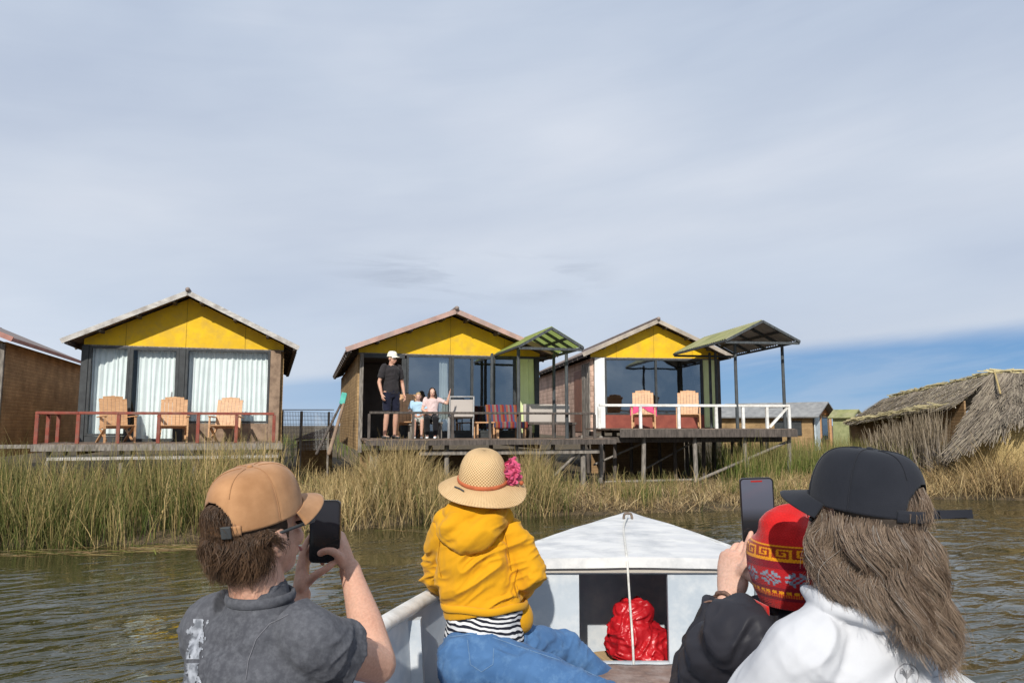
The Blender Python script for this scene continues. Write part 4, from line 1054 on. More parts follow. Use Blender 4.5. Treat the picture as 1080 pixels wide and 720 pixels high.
for sx in (-1, 1):
    b = MB(); yy = np.linspace(-.9, 5.72, 40)
    b.tube([(cen(y) + sx * (half(y) - .012), y, GZ + .012) for y in yy], [(.038, .026)], 10, ref=(1, 0, 0)); b.build('gunwale', m_rubrail, boat, world=True, flat=False)
for y in (1.3, 2.35, 2.95, 3.5):
    for sx in (-1, 1):
        b = MB(); c, h = cen(y), half(y)
        b.bar((c + sx * h * .945, y, GZ - .02), (c + sx * h * .915, y, .26), .045, .05, up=(0, 1, 0)); b.bar((c + sx * h * .915, y, .27), (c + sx * h * .68, y, .07), .045, .05, up=(0, 1, 0)); b.build('rib', m_hull, boat, world=True)
# bow bulkhead with a square opening
YB = 3.95; xl, xr = PX(611, 650, YB).x, PX(705, 650, YB).x; zt, zb_ = PX(658, 605, YB).z, PX(658, 698, YB).z
c, h = cen(YB), half(YB); b = MB()
b.prism([(c - h * .95, GZ - .005), (xl, GZ - .005), (xl, .055), (c - h * .70, .055), (c - h * .92, .26)], YB, YB + .03)
b.prism([(xr, GZ - .005), (c + h * .95, GZ - .005), (c + h * .92, .26), (c + h * .70, .055), (xr, .055)], YB, YB + .03)
b.prism([(xl + .0005, GZ - .005), (xr - .0005, GZ - .005), (xr - .0005, zt), (xl + .0005, zt)], YB + .001, YB + .029)
b.prism([(xl + .0005, zb_), (xr - .0005, zb_), (xr - .0005, .055), (xl + .0005, .055)], YB + .001, YB + .029)
b.build('bulkhead', m_bulk, boat, world=True)
# cambered bow deck
b = MB()
def deckf(u, v, dz=0):
    y = YB - .045 + (5.74 - YB + .045) * v; q = (u * 2 - 1); return (cen(y) + q * (half(y) + .012), y, GZ + .045 - .02 * q * q + .018 * v + dz + .004 * noise.noise(V((u * 4, v * 6, 0))))
b.surf(deckf, 24, 40)
bot = lambda u, v: deckf(u, v, -.03)
for u0 in (0, 1): b.surf(lambda u, v, u0=u0: V(deckf(u0, v)).lerp(V(deckf(u0, v, -.05)), u), 1, 40)
b.surf(lambda u, v: V(deckf(u, 0)).lerp(V(deckf(u, 0, -.052)), v), 24, 2)
b.build('bow_deck', m_deckpaint, boat, world=True, flat=False, smooth_angle=35)
b = MB(); b.box((cen(YB), YB - .012, GZ - .024), (h * 1.9, .02, .03), None, .004); b.build('trim', M('tan_edge_strip', (.52, .47, .41), (.42, .38, .33), 8, .7, .2), boat, world=True)
b = MB(); e = PX(657, 553, 5.35); e = V((cen(5.35), 5.35, GZ + .065))
b.tube([e + V((-.03, 0, 0)), e + V((-.02, 0, .03)), e + V((.02, 0, .03)), e + V((.03, 0, 0))], [.009], 8, smooth=5); b.build('mooring_eye', M('rusty_iron', (.22, .17, .13), (.12, .09, .07), 20, .7, .4), boat, world=True, flat=False)
for (y0, y1, z) in ((2.95, 3.32, .335), (1.45, 1.78, .43), (.15, .5, .43)):
    b = MB(); ym = (y0 + y1) / 2; hw_ = half(ym) * .91
    b.box((cen(ym), ym, z - .02), (hw_ * 2, y1 - y0, .035), None, .008); bn = b.build('thwart', m_hull, boat, world=True)
    b = MB()
    def clothf(u, v, y0=y0, y1=y1, z=z, hw_=hw_):
        x = (u * 2 - 1) * hw_ * .97; y = y0 - .05 + (y1 - y0 + .08) * v; zz = z + .022 + .008 * noise.noise(V((x * 9, y * 9, 2)))
        if v < .12: zz -= (.12 - v) / .12 * .07; y += (.12 - v) * .2
        return (cen(ym) + x, y, zz)
    b.surf(clothf, 60, 20); b.build('seat_cover', m_bench, bn, world=True, flat=False, solid=.012)
b = MB(); b.box((cen(4.55), 4.55, .33), (half(4.55) * 1.72, .02, .54)); b.build('added_fill_panel', m_hull, boat, world=True)  # panel added to catch light so the bow opening looks less black
# rope hanging from the bow eye over the opening
b = MB(); pts = [e + V((0, 0, .02)), PX(658, 566, 4.85), PX(660, 582, 4.1), PX(661.5, 592, 3.90), PX(664, 630, 3.88), PX(667, 672, 3.86), PX(668.5, 704, 3.60)]
pts[1].z = GZ + .07; pts[2].z = GZ + .06
b.tube(pts, [.006], 7, smooth=8); rope = b.build('rope', m_rope, None, flat=False, base=e); tag(rope, 'thin white rope hanging from the bow eye across the dark opening', 'rope')
# red plastic bag in the opening
m_bag = M('red_plastic_bag', (.50, .012, .018), (.36, .008, .014), 6, .38, .5, 26, .012, spec=.6)
bb = MB(); q = PX(680, 682, 4.22); bb.ell(q + V((0, 0, -.02)), (V((.145, 0, 0)), V((0, .15, 0)), V((0, 0, .155))))
bb.ell(PX(664, 672, 4.18), (V((.13, 0, 0)), V((0, .11, 0)), V((0, 0, .13)))); bb.ell(PX(668, 646, 4.2), (V((.10, 0, 0)), V((0, .08, 0)), V((0, 0, .075))))
bag = voxel(bb, 'plastic_bag', m_bag, .006, None, 3, base=V((q.x, q.y, .06)), disp=folds(.024, (11, 14, 17), ((1, 0, .9), (0, 1, 0), (-.8, 0, 1)), 3, 1.0))
tag(bag, 'crumpled shiny red plastic bag stowed inside the bow opening', 'bag')
bx = MB(); q = PX(640, 690, 4.25); bx.box((q.x + .02, q.y, .10), (.13, .18, .08), Matrix.Rotation(.3, 3, 'Z'), .008)  # tan block added in place of the sunlit patch of floor
tag(bx.build('lit_floor_block', M('lit_floor_tan', (.50, .36, .20), (.42, .30, .16), 5, .8, .1), None, base=V((q.x, q.y, .06))), 'tan block standing in for lit floor in the bow opening at left of the red bag', 'box')

# ================================================================== body building
m_skin = None
def mat_skin(name, c):
    t = NT(name); v = t.coords(); n1 = t.noise(v, 9, 4); col = t.ramp(n1, [(.3, (c[0] * .86, c[1] * .74, c[2] * .70)), (.7, c)])
    fine = t.ramp(t.noise(v, 160, 2), [(.35, (.90, .88, .87)), (.65, (1.04, 1.04, 1.04))]); col = t.mix(1.0, col, fine, 'MULTIPLY')
    nb = t.bump(t.noise(v, 140, 3), .14, .002)
    p = t.n('ShaderNodeBsdfPrincipled'); t.l(col, p.inputs['Base Color']); p.inputs['Roughness'].default_value = .52; p.inputs['Specular IOR Level'].default_value = .35
    p.inputs['Subsurface Weight'].default_value = .15; p.inputs['Subsurface Radius'].default_value = (.012, .005, .003); p.inputs['Subsurface Scale'].default_value = .6; t.l(nb, p.inputs['Normal'])
    return t.done(p.outputs[0])
m_skin = mat_skin('medium_skin', (.60, .37, .27)); m_skin_pale = mat_skin('pale_skin', (.68, .44, .34))  # two base skin tones, one darker and one paler
m_eye = M('dark_eye', (.02, .015, .012), None, 5, .2, 0, spec=.6); m_lip = M('lip', (.42, .16, .14), None, 8, .5, 0)
def frame(yaw, pitch=0, roll=0):
    y, p = R(yaw), R(pitch); f = V((math.sin(y) * math.cos(p), math.cos(y) * math.cos(p), math.sin(p))); r = V((math.cos(y), -math.sin(y), 0)); u = r.cross(f)
    if roll:
        q = Matrix.Rotation(R(roll), 3, f); r, u = q @ r, q @ u
    return r, f, u
def head_prims(mb, c, fr, k=1.0, ears=True):
    r, f, u = [q * k for q in fr]; E = lambda o, a, b_, d: mb.ell(c + r * o[0] + f * o[1] + u * o[2], (r * a, f * b_, u * d))
    E((0, -.008, .022), .075, .096, .093); E((0, .025, -.045), .060, .070, .078); E((0, .05, -.092), .036, .040, .028); E((0, .03, -.07), .052, .055, .045)
    E((0, .100, -.030), .010, .016, .026); E((0, .106, -.045), .015, .014, .010); E((0, .083, .008), .055, .014, .012); E((0, .088, -.075), .024, .012, .012)
    for s in (-1, 1):
        E((s * .036, .070, -.035), .022, .020, .020)
        if not ears: continue
        E((s * .076, -.002, -.022), .010, .022, .034); E((s * .084, -.012, -.014), .006, .016, .024)
def face_parts(c, fr, parent, k=1.0):
    r, f, u = [q * k for q in fr]
    for s in (-1, 1):
        b = MB(); b.ell(c + r * s * .032 + f * .088 - u * .006, (r * .013, f * .008, u * .007), 10, 6); b.build('eye', m_eye, parent, world=True, flat=False)
    b = MB(); b.ell(c + f * .098 - u * .075, (r * .024, f * .007, u * .007), 12, 6); b.build('mouth', m_lip, parent, world=True, flat=False)
def hand_prims(mb, w, d, n, side, curl=(25, 28, 32, 38), thumb=None, k=1.0, spread=.02, rad=1.0):
    d = V(d).normalized(); n = V(n); n = (n - d * n.dot(d)).normalized(); s = d.cross(n).normalized() * side
    mb.tube([w - d * .01, w + d * .03 * k, w + d * .065 * k, w + d * .09 * k], [(.026 * k, .021 * k), (.036 * k, .018 * k), (.042 * k, .0155 * k), (.040 * k, .013 * k)], 14, ref=s, smooth=3)
    if thumb is None or thumb != 'none': mb.ell(w + d * .035 * k + s * .026 * k + n * .008, (s * .018 * k, d * .032 * k, n * .016 * k), 12, 8)
    offs = (.031, .0105, -.0105, -.030); lens = (.072, .080, .075, .058); rr = (.0088, .0090, .0086, .0076)
    for i in range(4):
        p = w + d * (.086 - (.006 if i in (0, 3) else 0)) * k + s * offs[i] * k; a = 0; sp_ = s * (offs[i] * spread / .03 * 4)
        pts = [p - d * .02, p]
        for q, fr_ in enumerate((.46, .30, .24)):
            a += R(curl[i] if not isinstance(curl[i], tuple) else curl[i][q]) * (1, 1.15, .8)[q]
            dd = (d + sp_).normalized(); p = p + (dd * math.cos(a) + n * math.sin(a)) * lens[i] * fr_ * k; pts.append(p)
        r0 = rr[i] * k * rad; mb.tube(pts, [r0 * 1.08, r0 * 1.08, r0 * 1.0, r0 * .93, r0 * .78], 10, smooth=4)
    if thumb is None:
        p = w + d * .028 * k + s * .030 * k; t1 = p + (d * .7 + s * .6 + n * .25).normalized() * .042 * k; t2 = t1 + (d * .85 + s * .25 + n * .35).normalized() * .032 * k; thumb = [p, t1, t2]
    if thumb != 'none': mb.tube(thumb, [.0125 * k, .0112 * k] + [.0095 * k] * (len(thumb) - 2), 10, smooth=5)
def surf_hit(o, px, py):
    """point and normal of mesh object o seen at photo pixel"""
    o0 = V((0, 0, H)); d = (PX(px, py, 1.0) - o0).normalized(); inv = world_of(o).inverted()
    ok, p, nn, _ = o.ray_cast(inv @ o0, (inv.to_3x3() @ d).normalized())
    if not ok: return None
    m = world_of(o); return m @ p, (m.to_3x3() @ nn).normalized()
def seam(name, o, pxs, r, mat, off=.001, n=6):
    pts = []
    for (a, b_), (c, d) in zip(pxs, pxs[1:]):
        for k in range(n):
            h_ = surf_hit(o, a + (c - a) * k / n, b_ + (d - b_) * k / n)
            if h_: pts.append(h_[0] + h_[1] * off)
    if len(pts) > 2: mb = MB(); mb.tube(pts, [r], 6); return mb.build(name, mat, o, world=True, flat=False)
def strands(name, mat, parent, paths, width, cols):
    """paths (N,K,3)"""
    P = np.array(paths); N, K, _ = P.shape; T = np.gradient(P, axis=1); T /= np.linalg.norm(T, axis=2, keepdims=True) + 1e-9
    ref = np.array((.31, .27, .1)); A = np.cross(T, ref); A /= np.linalg.norm(A, axis=2, keepdims=True) + 1e-9; B = np.cross(T, A)
    tt = np.linspace(0, 1, K); wv = (np.array(width)[:, None] * (1 - .65 * tt ** 3)[None])[..., None]
    vs = np.stack([P + wv * (A * math.cos(a) + B * math.sin(a)) for a in (0, 2.0944, 4.18879)], 2)
    idx = np.arange(N * K * 3).reshape(N, K, 3); f = []
    for s in range(3):
        f.append(np.stack([idx[:, :-1, s], idx[:, :-1, (s + 1) % 3], idx[:, 1:, (s + 1) % 3], idx[:, 1:, s]], -1).reshape(-1, 4))
    f = np.concatenate(f); inv = np.array(world_of(parent).inverted()); vv = vs.reshape(-1, 3) @ inv[:3, :3].T + inv[:3, 3]
    me = bpy.data.meshes.new(name); me.vertices.add(len(vv)); me.vertices.foreach_set('co', vv.astype(np.float32).ravel())
    me.loops.add(len(f) * 4); me.loops.foreach_set('vertex_index', f.astype(np.int32).ravel()); me.polygons.add(len(f)); me.polygons.foreach_set('loop_start', np.arange(len(f), dtype=np.int32) * 4)
    me.polygons.foreach_set('use_smooth', [True] * len(f)); me.update(calc_edges=True)
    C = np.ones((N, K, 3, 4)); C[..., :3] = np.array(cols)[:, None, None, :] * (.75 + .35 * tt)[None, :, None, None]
    at = me.color_attributes.new('Col', 'FLOAT_COLOR', 'POINT'); at.data.foreach_set('color', C.astype(np.float32).ravel()); me.materials.append(mat)
    o = bpy.data.objects.new(name, me); COL.objects.link(o); o.parent = parent; return o
m_hair = attr_mat('hair_strands', .38, .10, .4)
def cap(name, parent, c, fr, mat, a=.083, b_=.104, h=.135, brim=.072, mat_strap=None, strap_tail=None, button=True, open_=True, mat_buckle=None, flatf=.62, brim_droop=.016, arch=.062):
    r, f, u = fr
    def ring(th): return a * math.sin(th), b_ * math.cos(th)      # th 0 = forward
    def crown(uu, v):
        th = uu * 2 * math.pi; ph = v * math.pi / 2; rr = math.cos(ph) ** flatf; zz = h * math.sin(ph) ** .95
        for q in range(6):
            d = (th - (q + .5) * math.pi / 3 + math.pi) % (2 * math.pi) - math.pi; rr *= 1 - .018 * math.exp(-(d / .035) ** 2)
        x, y = ring(th); wob = 1 + .012 * noise.noise(V((x * 18, y * 18, zz * 16)))
        return c + r * x * rr * wob + f * y * rr * wob + u * zz
    half_w = .62
    def keep(uu, v):
        if not open_: return True
        th = uu * 2 * math.pi - math.pi; z = h * math.sin(v * math.pi / 2)
        return not (abs(th) < half_w and z < arch * math.sqrt(max(0, 1 - (th / half_w) ** 2)))
    m = MB(); m.surf(crown, 240, 44, True, keep); o = m.build(name, mat, parent, world=True, flat=False, solid=.003)
    for q in range(6):
        uu = ((q + .5) / 6); v0 = .02
        if open_ and abs(uu - .5) < .11: v0 = .42
        m = MB(); ctr = c + u * h * .3; m.tube([ctr + (V(crown(uu, v)) - ctr) * 1.012 for v in np.linspace(v0, .98, 26)], [(.0009, .0009)], 6); m.build('seam', mat, o, world=True, flat=False)
    m = MB()
    def bf(uu, v):
        th = (uu * 2 - 1) * 1.12; x, y = ring(th); k = math.cos(th * math.pi / 2 / 1.16) ** .55; x2 = x * (1 + .12 * v); y2 = y + brim * k * v
        s_ = uu * 2 - 1; return c + r * x2 + f * y2 + u * (.004 - brim_droop * v - .024 * s_ * s_ * (.35 + .65 * v) - .004 + .012)
    m.surf(bf, 36, 14); m.build('brim', mat, o, world=True, flat=False, solid=.004)
    if open_:
        m = MB()
        def sf(uu, v):
            th = math.pi + (uu * 2 - 1) * (half_w + .16); x, y = ring(th); return c + r * x * 1.04 + f * y * 1.04 + u * (-.004 + .021 * v)
        m.surf(sf, 30, 3); st = m.build('strap', mat_strap or mat, o, world=True, flat=False, solid=.003)
        th = math.pi - .50; x, y = ring(th); tdir = (r * a * math.cos(th) - f * b_ * math.sin(th)).normalized(); nn = (r * x / a / a + f * y / b_ / b_).normalized(); q = c + r * x * 1.075 + f * y * 1.075 + u * .0065
        m = MB(); m.box(q, (.022, .007, .026), Matrix((tdir, nn, u)).transposed(), .002); m.build('buckle', mat_buckle or m_frame_dark, st, world=True)
    if button: m = MB(); m.ell(c + u * (h + .001), (r * .007, f * .007, u * .004), 10, 6); m.build('button', mat, o, world=True, flat=False)
    return o

# ------------------------------------------------------------------ cloth materials
def mat_knit(name, c, c2, scale=400, bump=.35, big=3, sheen=.1, rough=.9, extra=None):
    t = NT(name); v = t.coords(); col = t.ramp(t.noise(v, big, 5), [(.3, c2), (.7, c)])
    if extra: d = t.ramp(t.noise(v, extra[1], 6, .7), [(extra[2], (0, 0, 0)), (extra[3], (1, 1, 1))]); col = t.mix(d, col, extra[0])
    nb = t.bump(t.noise(v, scale, 2), bump, .001); nb = t.bump(t.noise(v, 30, 4), .18, .005, nb)
    return t.done(t.princ(col, rough, nb, 0, .12, Sheen_Weight=sheen))
m_tee = mat_knit('acid_washed_grey_cotton', (.084, .087, .100), (.055, .057, .067), 500, .3, 7, .05, .92, ((.135, .140, .156), 75, .42, .80))
m_capt = mat_knit('tan_suede_cap', (.47, .255, .125), (.29, .145, .065), 300, .3, 14, .15)
m_capb = mat_knit('black_cotton_cap', (.027, .029, .037), (.016, .018, .024), 600, .3, 6, .08)
m_hoodie = mat_knit('mustard_yellow_fleece', (.66, .325, .010), (.56, .265, .009), 500, .3, 5, .1)
m_denim = mat_knit('blue_denim', (.075, .165, .33), (.045, .11, .24), 700, .4, 6, .05, .85, ((.115, .22, .385), 22, .50, .80))
m_jacket = mat_knit('white_cotton_jacket', (.54, .55, .575), (.50, .51, .535), 500, .2, 4, .05)
m_puffer = mat_knit('black_puffer_nylon', (.034, .034, .041), (.022, .022, .028), 300, .15, 6, .0, .5)
m_stripe = None
def mat_breton():
    t = NT('black_and_white_striped_knit'); v = t.coords((1, 1, 1), rnd=False); s_ = t.n('ShaderNodeSeparateXYZ'); t.l(v, s_.inputs[0])
    x2 = t.n('ShaderNodeMath', operation='MULTIPLY_ADD', i_1=.16); t.l(s_.outputs[0], x2.inputs[0]); t.l(s_.outputs[2], x2.inputs[2])
    nn = t.noise(v, 10, 2); w = t.n('ShaderNodeMath', operation='MULTIPLY_ADD', i_1=.05); t.l(nn, w.inputs[0]); t.l(x2.outputs[0], w.inputs[2])
    m = t.n('ShaderNodeMath', operation='MULTIPLY', i_1=50); t.l(w.outputs[0], m.inputs[0]); f = t.n('ShaderNodeMath', operation='FRACT'); t.l(m.outputs[0], f.inputs[0])
    col = t.ramp(f.outputs[0], [(.47, (.72, .72, .72)), (.53, (.018, .02, .03))]); return t.done(t.princ(col, .9, None, 0, .1))
m_stripe = mat_breton()
m_phone = M('black_phone_case', (.014, .014, .016), None, 5, .35, 0, spec=.5)
def mat_screen(name, top, botm, h):
    t = NT(name); v = t.coords((1, 1, 1), rnd=False); s_ = t.n('ShaderNodeSeparateXYZ'); t.l(v, s_.inputs[0])
    m = t.n('ShaderNodeMapRange'); t.l(s_.outputs[2], m.inputs[0]); m.inputs[1].default_value = -h; m.inputs[2].default_value = h
    col = t.ramp(m.outputs[0], [(0, (.006, .006, .007)), (.32, botm), (.55, tuple(q * .8 for q in top)), (.95, top)])
    p = t.n('ShaderNodeBsdfPrincipled'); t.l(col, p.inputs['Base Color']); p.inputs['Roughness'].default_value = .08; p.inputs['Specular IOR Level'].default_value = .5
    t.l(col, p.inputs['Emission Color']); p.inputs['Emission Strength'].default_value = .25
    return t.done(p.outputs[0])
def phone(label, c, fr, w, h, scr, top_bar=None):
    """fr: r along width, f = from viewer into the screen, u up"""
    r, f, u = fr; o = thing('smartphone', label, 'phone', c); m3 = Matrix((r, f, u)).transposed()
    o.rotation_euler = m3.to_euler()
    def rounded(mb, w, h, d, rad, y):
        pts = []
        for cx_, cz, a0 in ((1, 1, 0), (-1, 1, 90), (-1, -1, 180), (1, -1, 270)):
            for k in range(7):
                a = R(a0 + 15 * k); pts.append((cx_ * (w / 2 - rad) + rad * math.cos(a), cz * (h / 2 - rad) + rad * math.sin(a)))
        mb.prism(pts, y, y + d)
    b = MB(); rounded(b, w, h, .009, .011, -.0045); b.build('case', m_phone, o)
    b = MB(); rounded(b, w - .007, h - .007, .0006, .008, -.0053); b.build('screen', scr, o)
    b = MB(); rounded(b, .022, .026, .002, .006, .0045); b.v = [(x - w * .25, y, z + h * .36) for x, y, z in b.v]; b.build('camera_bump', m_phone, o)
    if top_bar: b = MB(); b.box((0, -.0056, h * .45), (w * .34, .0004, .004)); b.build('recording_bar', top_bar, o)
    return o

# ================================================================== man with tan cap (front left)
Ym = 1.68; tr, tf, tu = frame(22); N = PX(275, 627, Ym)
hr = frame(36, 9, 4); hc = PX(272, 556, Ym) 
pel = V((N.x - .02, N.y + .02, .53)); mb = MB()
head_prims(mb, hc, hr); mb.tube([hc - hr[2] * .05 - hr[1] * .02, N + V((0, 0, -.02))], [.056, .062], 14, smooth=4)
spine = [pel, pel.lerp(N, .33), pel.lerp(N, .70), N + V((0, 0, -.075)), N + V((0, 0, -.02))]
SR = [(.155, .12), (.145, .115), (.155, .110), (.122, .078), (.060, .058)]
mb.tube(spine, [(a - .014, b_ - .014) for a, b_ in SR[:4]] + [SR[4]], 24, ref=tr, smooth=5)
shR = N + tr * .138 - V((0, 0, .088)); shL = N - tr * .132 - V((0, 0, .088))
elR = PX(398, 700, 1.83); wrR = PX(369, 600, 1.975); elL = PX(272, 735, 1.84); wrL = PX(316, 628, 1.955)
mb.tube([shR - tr * .05, shR, shR.lerp(elR, .5), elR], [.046, .050, .047, .045], 16, smooth=6); mb.tube([elR, elR.lerp(wrR, .35), wrR], [.045, .043, .028], 16, smooth=6)
mb.tube([shL + tr * .05, shL, shL.lerp(elL, .5), elL], [.046, .050, .046, .044], 16, smooth=6); mb.tube([elL, elL.lerp(wrL, .35), wrL], [.044, .042, .029], 16, smooth=6)
pc_ = PX(343, 560, 1.95)
hand_prims(mb, wrR, PX(357, 560, 1.99) - wrR, (-1, .0, .1), 1, ((38, 60, 30), (42, 62, 34), (46, 64, 36), (55, 66, 40)), [PX(362, 594, 1.955), PX(354, 583, 1.928), PX(345, 580.5, 1.925), PX(338, 583, 1.933)])
hand_prims(mb, wrL, PX(321, 585, 1.985) - wrL, (1, .05, .0), -1, ((8, 10, 14), (26, 40, 30), (38, 50, 36), (45, 55, 40)), [PX(322, 616, 1.95), PX(333, 606, 1.93), PX(343, 600, 1.928), PX(350, 594.5, 1.936)])
for s_ in (-1, 1):
    hip = pel + tr * .09 * s_; kn = hip + tf * .42 + V((0, 0, .02)); an = kn + V((0, 0, -.40)) + tf * .03
    mb.tube([hip, hip.lerp(kn, .5), kn], [.085, .078, .058], 14, smooth=4); mb.tube([kn, kn.lerp(an, .4), an], [.056, .054, .038], 14, smooth=4); mb.tube([an - tf * .05 + V((0, 0, -.035)), an + tf * .14 + V((0, 0, -.045))], [.036, .03], 12, smooth=3)
man = voxel(mb, 'person', m_skin, .0032, None, 7, base=V((pel.x, pel.y, .46)))
tag(man, 'person in tan cap and washed grey t-shirt raising a phone with both hands', 'person')
face_parts(hc, hr, man)
# t-shirt
mb = MB(); g = .010
mb.tube([pel + V((0, 0, .02))] + spine[1:3] + [N + V((0, 0, -.075)), N + V((0, 0, -.025)), N + V((0, 0, -.005))], [(a + g, b_ + g + .004) for a, b_ in SR[:4]] + [(.078, .072), (.064, .063)], 28, ref=tr, smooth=5)
sR_ = shR.lerp(elR, .42); sL_ = shL.lerp(elL, .66)
for sh_, se in ((shR, sR_), (shL, sL_)):
    d = (se - sh_).normalized(); mb.tube([sh_ - (sh_ - N).normalized() * .07 + V((0, 0, .005)), sh_ + V((0, 0, .004)), sh_.lerp(se, .5), se], [.058, .070, .068, .074], 20, smooth=6, round_end=False)
tee = voxel(mb, 't_shirt', m_tee, .004, man, 5, disp=(lambda co, no, fn=folds(.010, (13, 11, 7), ((1, .3, .6), (0, 1, 0), (-.7, 0, 1)), 21, .7): fn(co, no) * np.clip((N.z - .03 - co[:, 2]) / .05, 0, 1)))
m_thread = M('grey_thread', (.17, .17, .19), None, 40, .9, 0); m_thread_dk = M('dark_thread', (.05, .05, .06), None, 40, .9, 0)
seam('seam', tee, [(304, 648), (284, 658), (270, 674), (262, 696), (259, 719)], .0011, m_thread)
b = MB(); nb_ = N + V((0, 0, -.004)); b.tube([nb_ + (tr * math.cos(a) + tf * math.sin(a)) * .069 + V((0, 0, .003 * math.sin(a) + .001)) for a in np.linspace(0, 2 * math.pi, 30)], [(.0065, .012)], 8); b.build('collar', m_tee, tee, world=True, flat=False)
# white print on the back of the shirt
def decal(o, x0, x1, y0, y1, nx, ny, inside, mat, name, off=.0022):
    mb = MB(); idx = {}
    for j in range(ny + 1):
        for i in range(nx + 1):
            px, py = x0 + (x1 - x0) * i / nx, y0 + (y1 - y0) * j / ny; h_ = surf_hit(o, px, py)
            if h_: idx[(i, j)] = len(mb.v); mb.v.append(tuple(h_[0] + h_[1] * off)); mb.uv.append((0, 0)); mb.col.append(None)
    for j in range(ny):
        for i in range(nx):
            k = [(i, j), (i + 1, j), (i + 1, j + 1), (i, j + 1)]
            if all(q in idx for q in k) and inside(x0 + (x1 - x0) * (i + .5) / nx, y0 + (y1 - y0) * (j + .5) / ny): mb.f.append(tuple(idx[q] for q in k))
    if mb.f: return mb.build(name, mat, o, world=True, flat=False)
m_print = M('cracked_white_print', (.36, .38, .42), (.12, .13, .15), 55, .8, 0, lo=.35, hi=.6)
def pr(px, py):
    n_ = noise.noise(V((px * .22, py * .13, 1))) + .5 * noise.noise(V((px * .6, py * .4, 2)))
    return (abs(px - (206 - (py - 690) * .12)) < 7 + 6 * n_) and py > 652 and not (abs(py - 697) < 2)
decal(tee, 195, 222, 650, 722, 40, 90, pr, m_print, 'print')
# trousers, cap, hair, bracelet, glasses
mb = MB(); mb.tube([pel + V((0, 0, .06)), pel + V((0, 0, -.02))], [(.168, .13), (.168, .13)], 20, ref=tr, smooth=3)
for s_ in (-1, 1):
    hip = pel + tr * .09 * s_; kn = hip + tf * .42 + V((0, 0, .02)); an = kn + V((0, 0, -.36)) + tf * .03; mb.tube([hip, hip.lerp(kn, .5), kn], [.098, .09, .072], 14, smooth=4); mb.tube([kn, kn.lerp(an, .5), an], [.072, .068, .06], 14, smooth=4)
voxel(mb, 'trousers', m_denim, .007, man, 4)
cf = frame(36, 13, 4); cc = hc + hr[2] * .026 - hr[1] * .004
cap('cap', man, cc, cf, m_capt, .0885, .110, .113, .062, mat_buckle=m_frame_dark, flatf=.50)
mb = MB(); r_, f_, u_ = hr
mb.ell(hc + u_ * .016 - f_ * .010, (r_ * .0825, f_ * .1015, u_ * .090))
def hairshell(co, no):
    return .006 * np_noise(co * 60, 3)
P_, W_, C_ = [], [], []
def cap_root(cc, fr, a, b_, phi, zz, k=.965):
    r, f, u = fr; return cc + r * math.sin(phi) * a * k - f * math.cos(phi) * b_ * k + u * zz
for k in range(210):           # clumps
    opening = k >= 170
    phi = R(RNG.uniform(-32, 32)) if opening else R(RNG.uniform(-112, 76)); x, y = math.sin(phi), -math.cos(phi)
    L_ = RNG.uniform(.055, .070) if opening else RNG.uniform(.065, .104) * (1 - .40 * (abs(phi) > R(72)))
    ph0 = 2.2 * math.sin(phi * 3.0) + RNG.normal(0, .9); amp = 0 if opening else RNG.uniform(.005, .011); out0 = RNG.uniform(-.006, .011); cshade = RNG.uniform(.7, 1.6); sway = RNG.normal(0, .014)
    root = cap_root(cc, cf, .0885, .110, phi, .062 * math.sqrt(max(0, 1 - (phi / .64) ** 2)) - .004 if opening else RNG.uniform(-.014, -.004), .90 if opening else .955)
    for q in range(36):
        w0 = V((RNG.normal(0, .0045), RNG.normal(0, .0045), RNG.normal(0, .003))); fray = RNG.normal(0, .006, 3); l2 = L_ * RNG.uniform(.8, 1.12); pts = []
        for t in np.linspace(0, 1, 11):
            e_ = min(1, t * 4); rad = (out0 * (math.sin(min(1, t * 1.3) * math.pi * .8)) + .003 * e_) - .030 * max(0, t - .65)
            if opening: rad = .006 * math.sin(t * math.pi)
            p = root + (r_ * x + f_ * y) * rad - u_ * l2 * t
            p = p + (r_ * y - f_ * x) * (amp * e_ * math.sin(t * 6.5 + ph0) + sway * t) + (r_ * x + f_ * y) * amp * .8 * math.sin(t * 7 + ph0 + 1.3) * t + w0 * e_ + V(fray) * t
            pts.append(tuple(p))
        P_.append(pts); W_.append(RNG.uniform(.0004, .0007)); C_.append(np.array((.095, .054, .030)) * cshade * RNG.uniform(.7, 1.35))
m_hairbase = M('dark_brown_hair_base', (.050, .029, .017), (.03, .018, .011), 40, .7, .4, 120, .004)
mb2 = MB()
for v_ in [0]:
    mb2.ell(hc - f_ * .014 + u_ * .012, (r_ * .0825, f_ * .100, u_ * .104)); mb2.ell(hc - f_ * .045 - u_ * .055, (r_ * .066, f_ * .055, u_ * .055))
hb_ = voxel(mb2, 'hair', m_hairbase, .006, man, 2, disp=lambda co, no: .004 * np_noise(co * 45, 9))
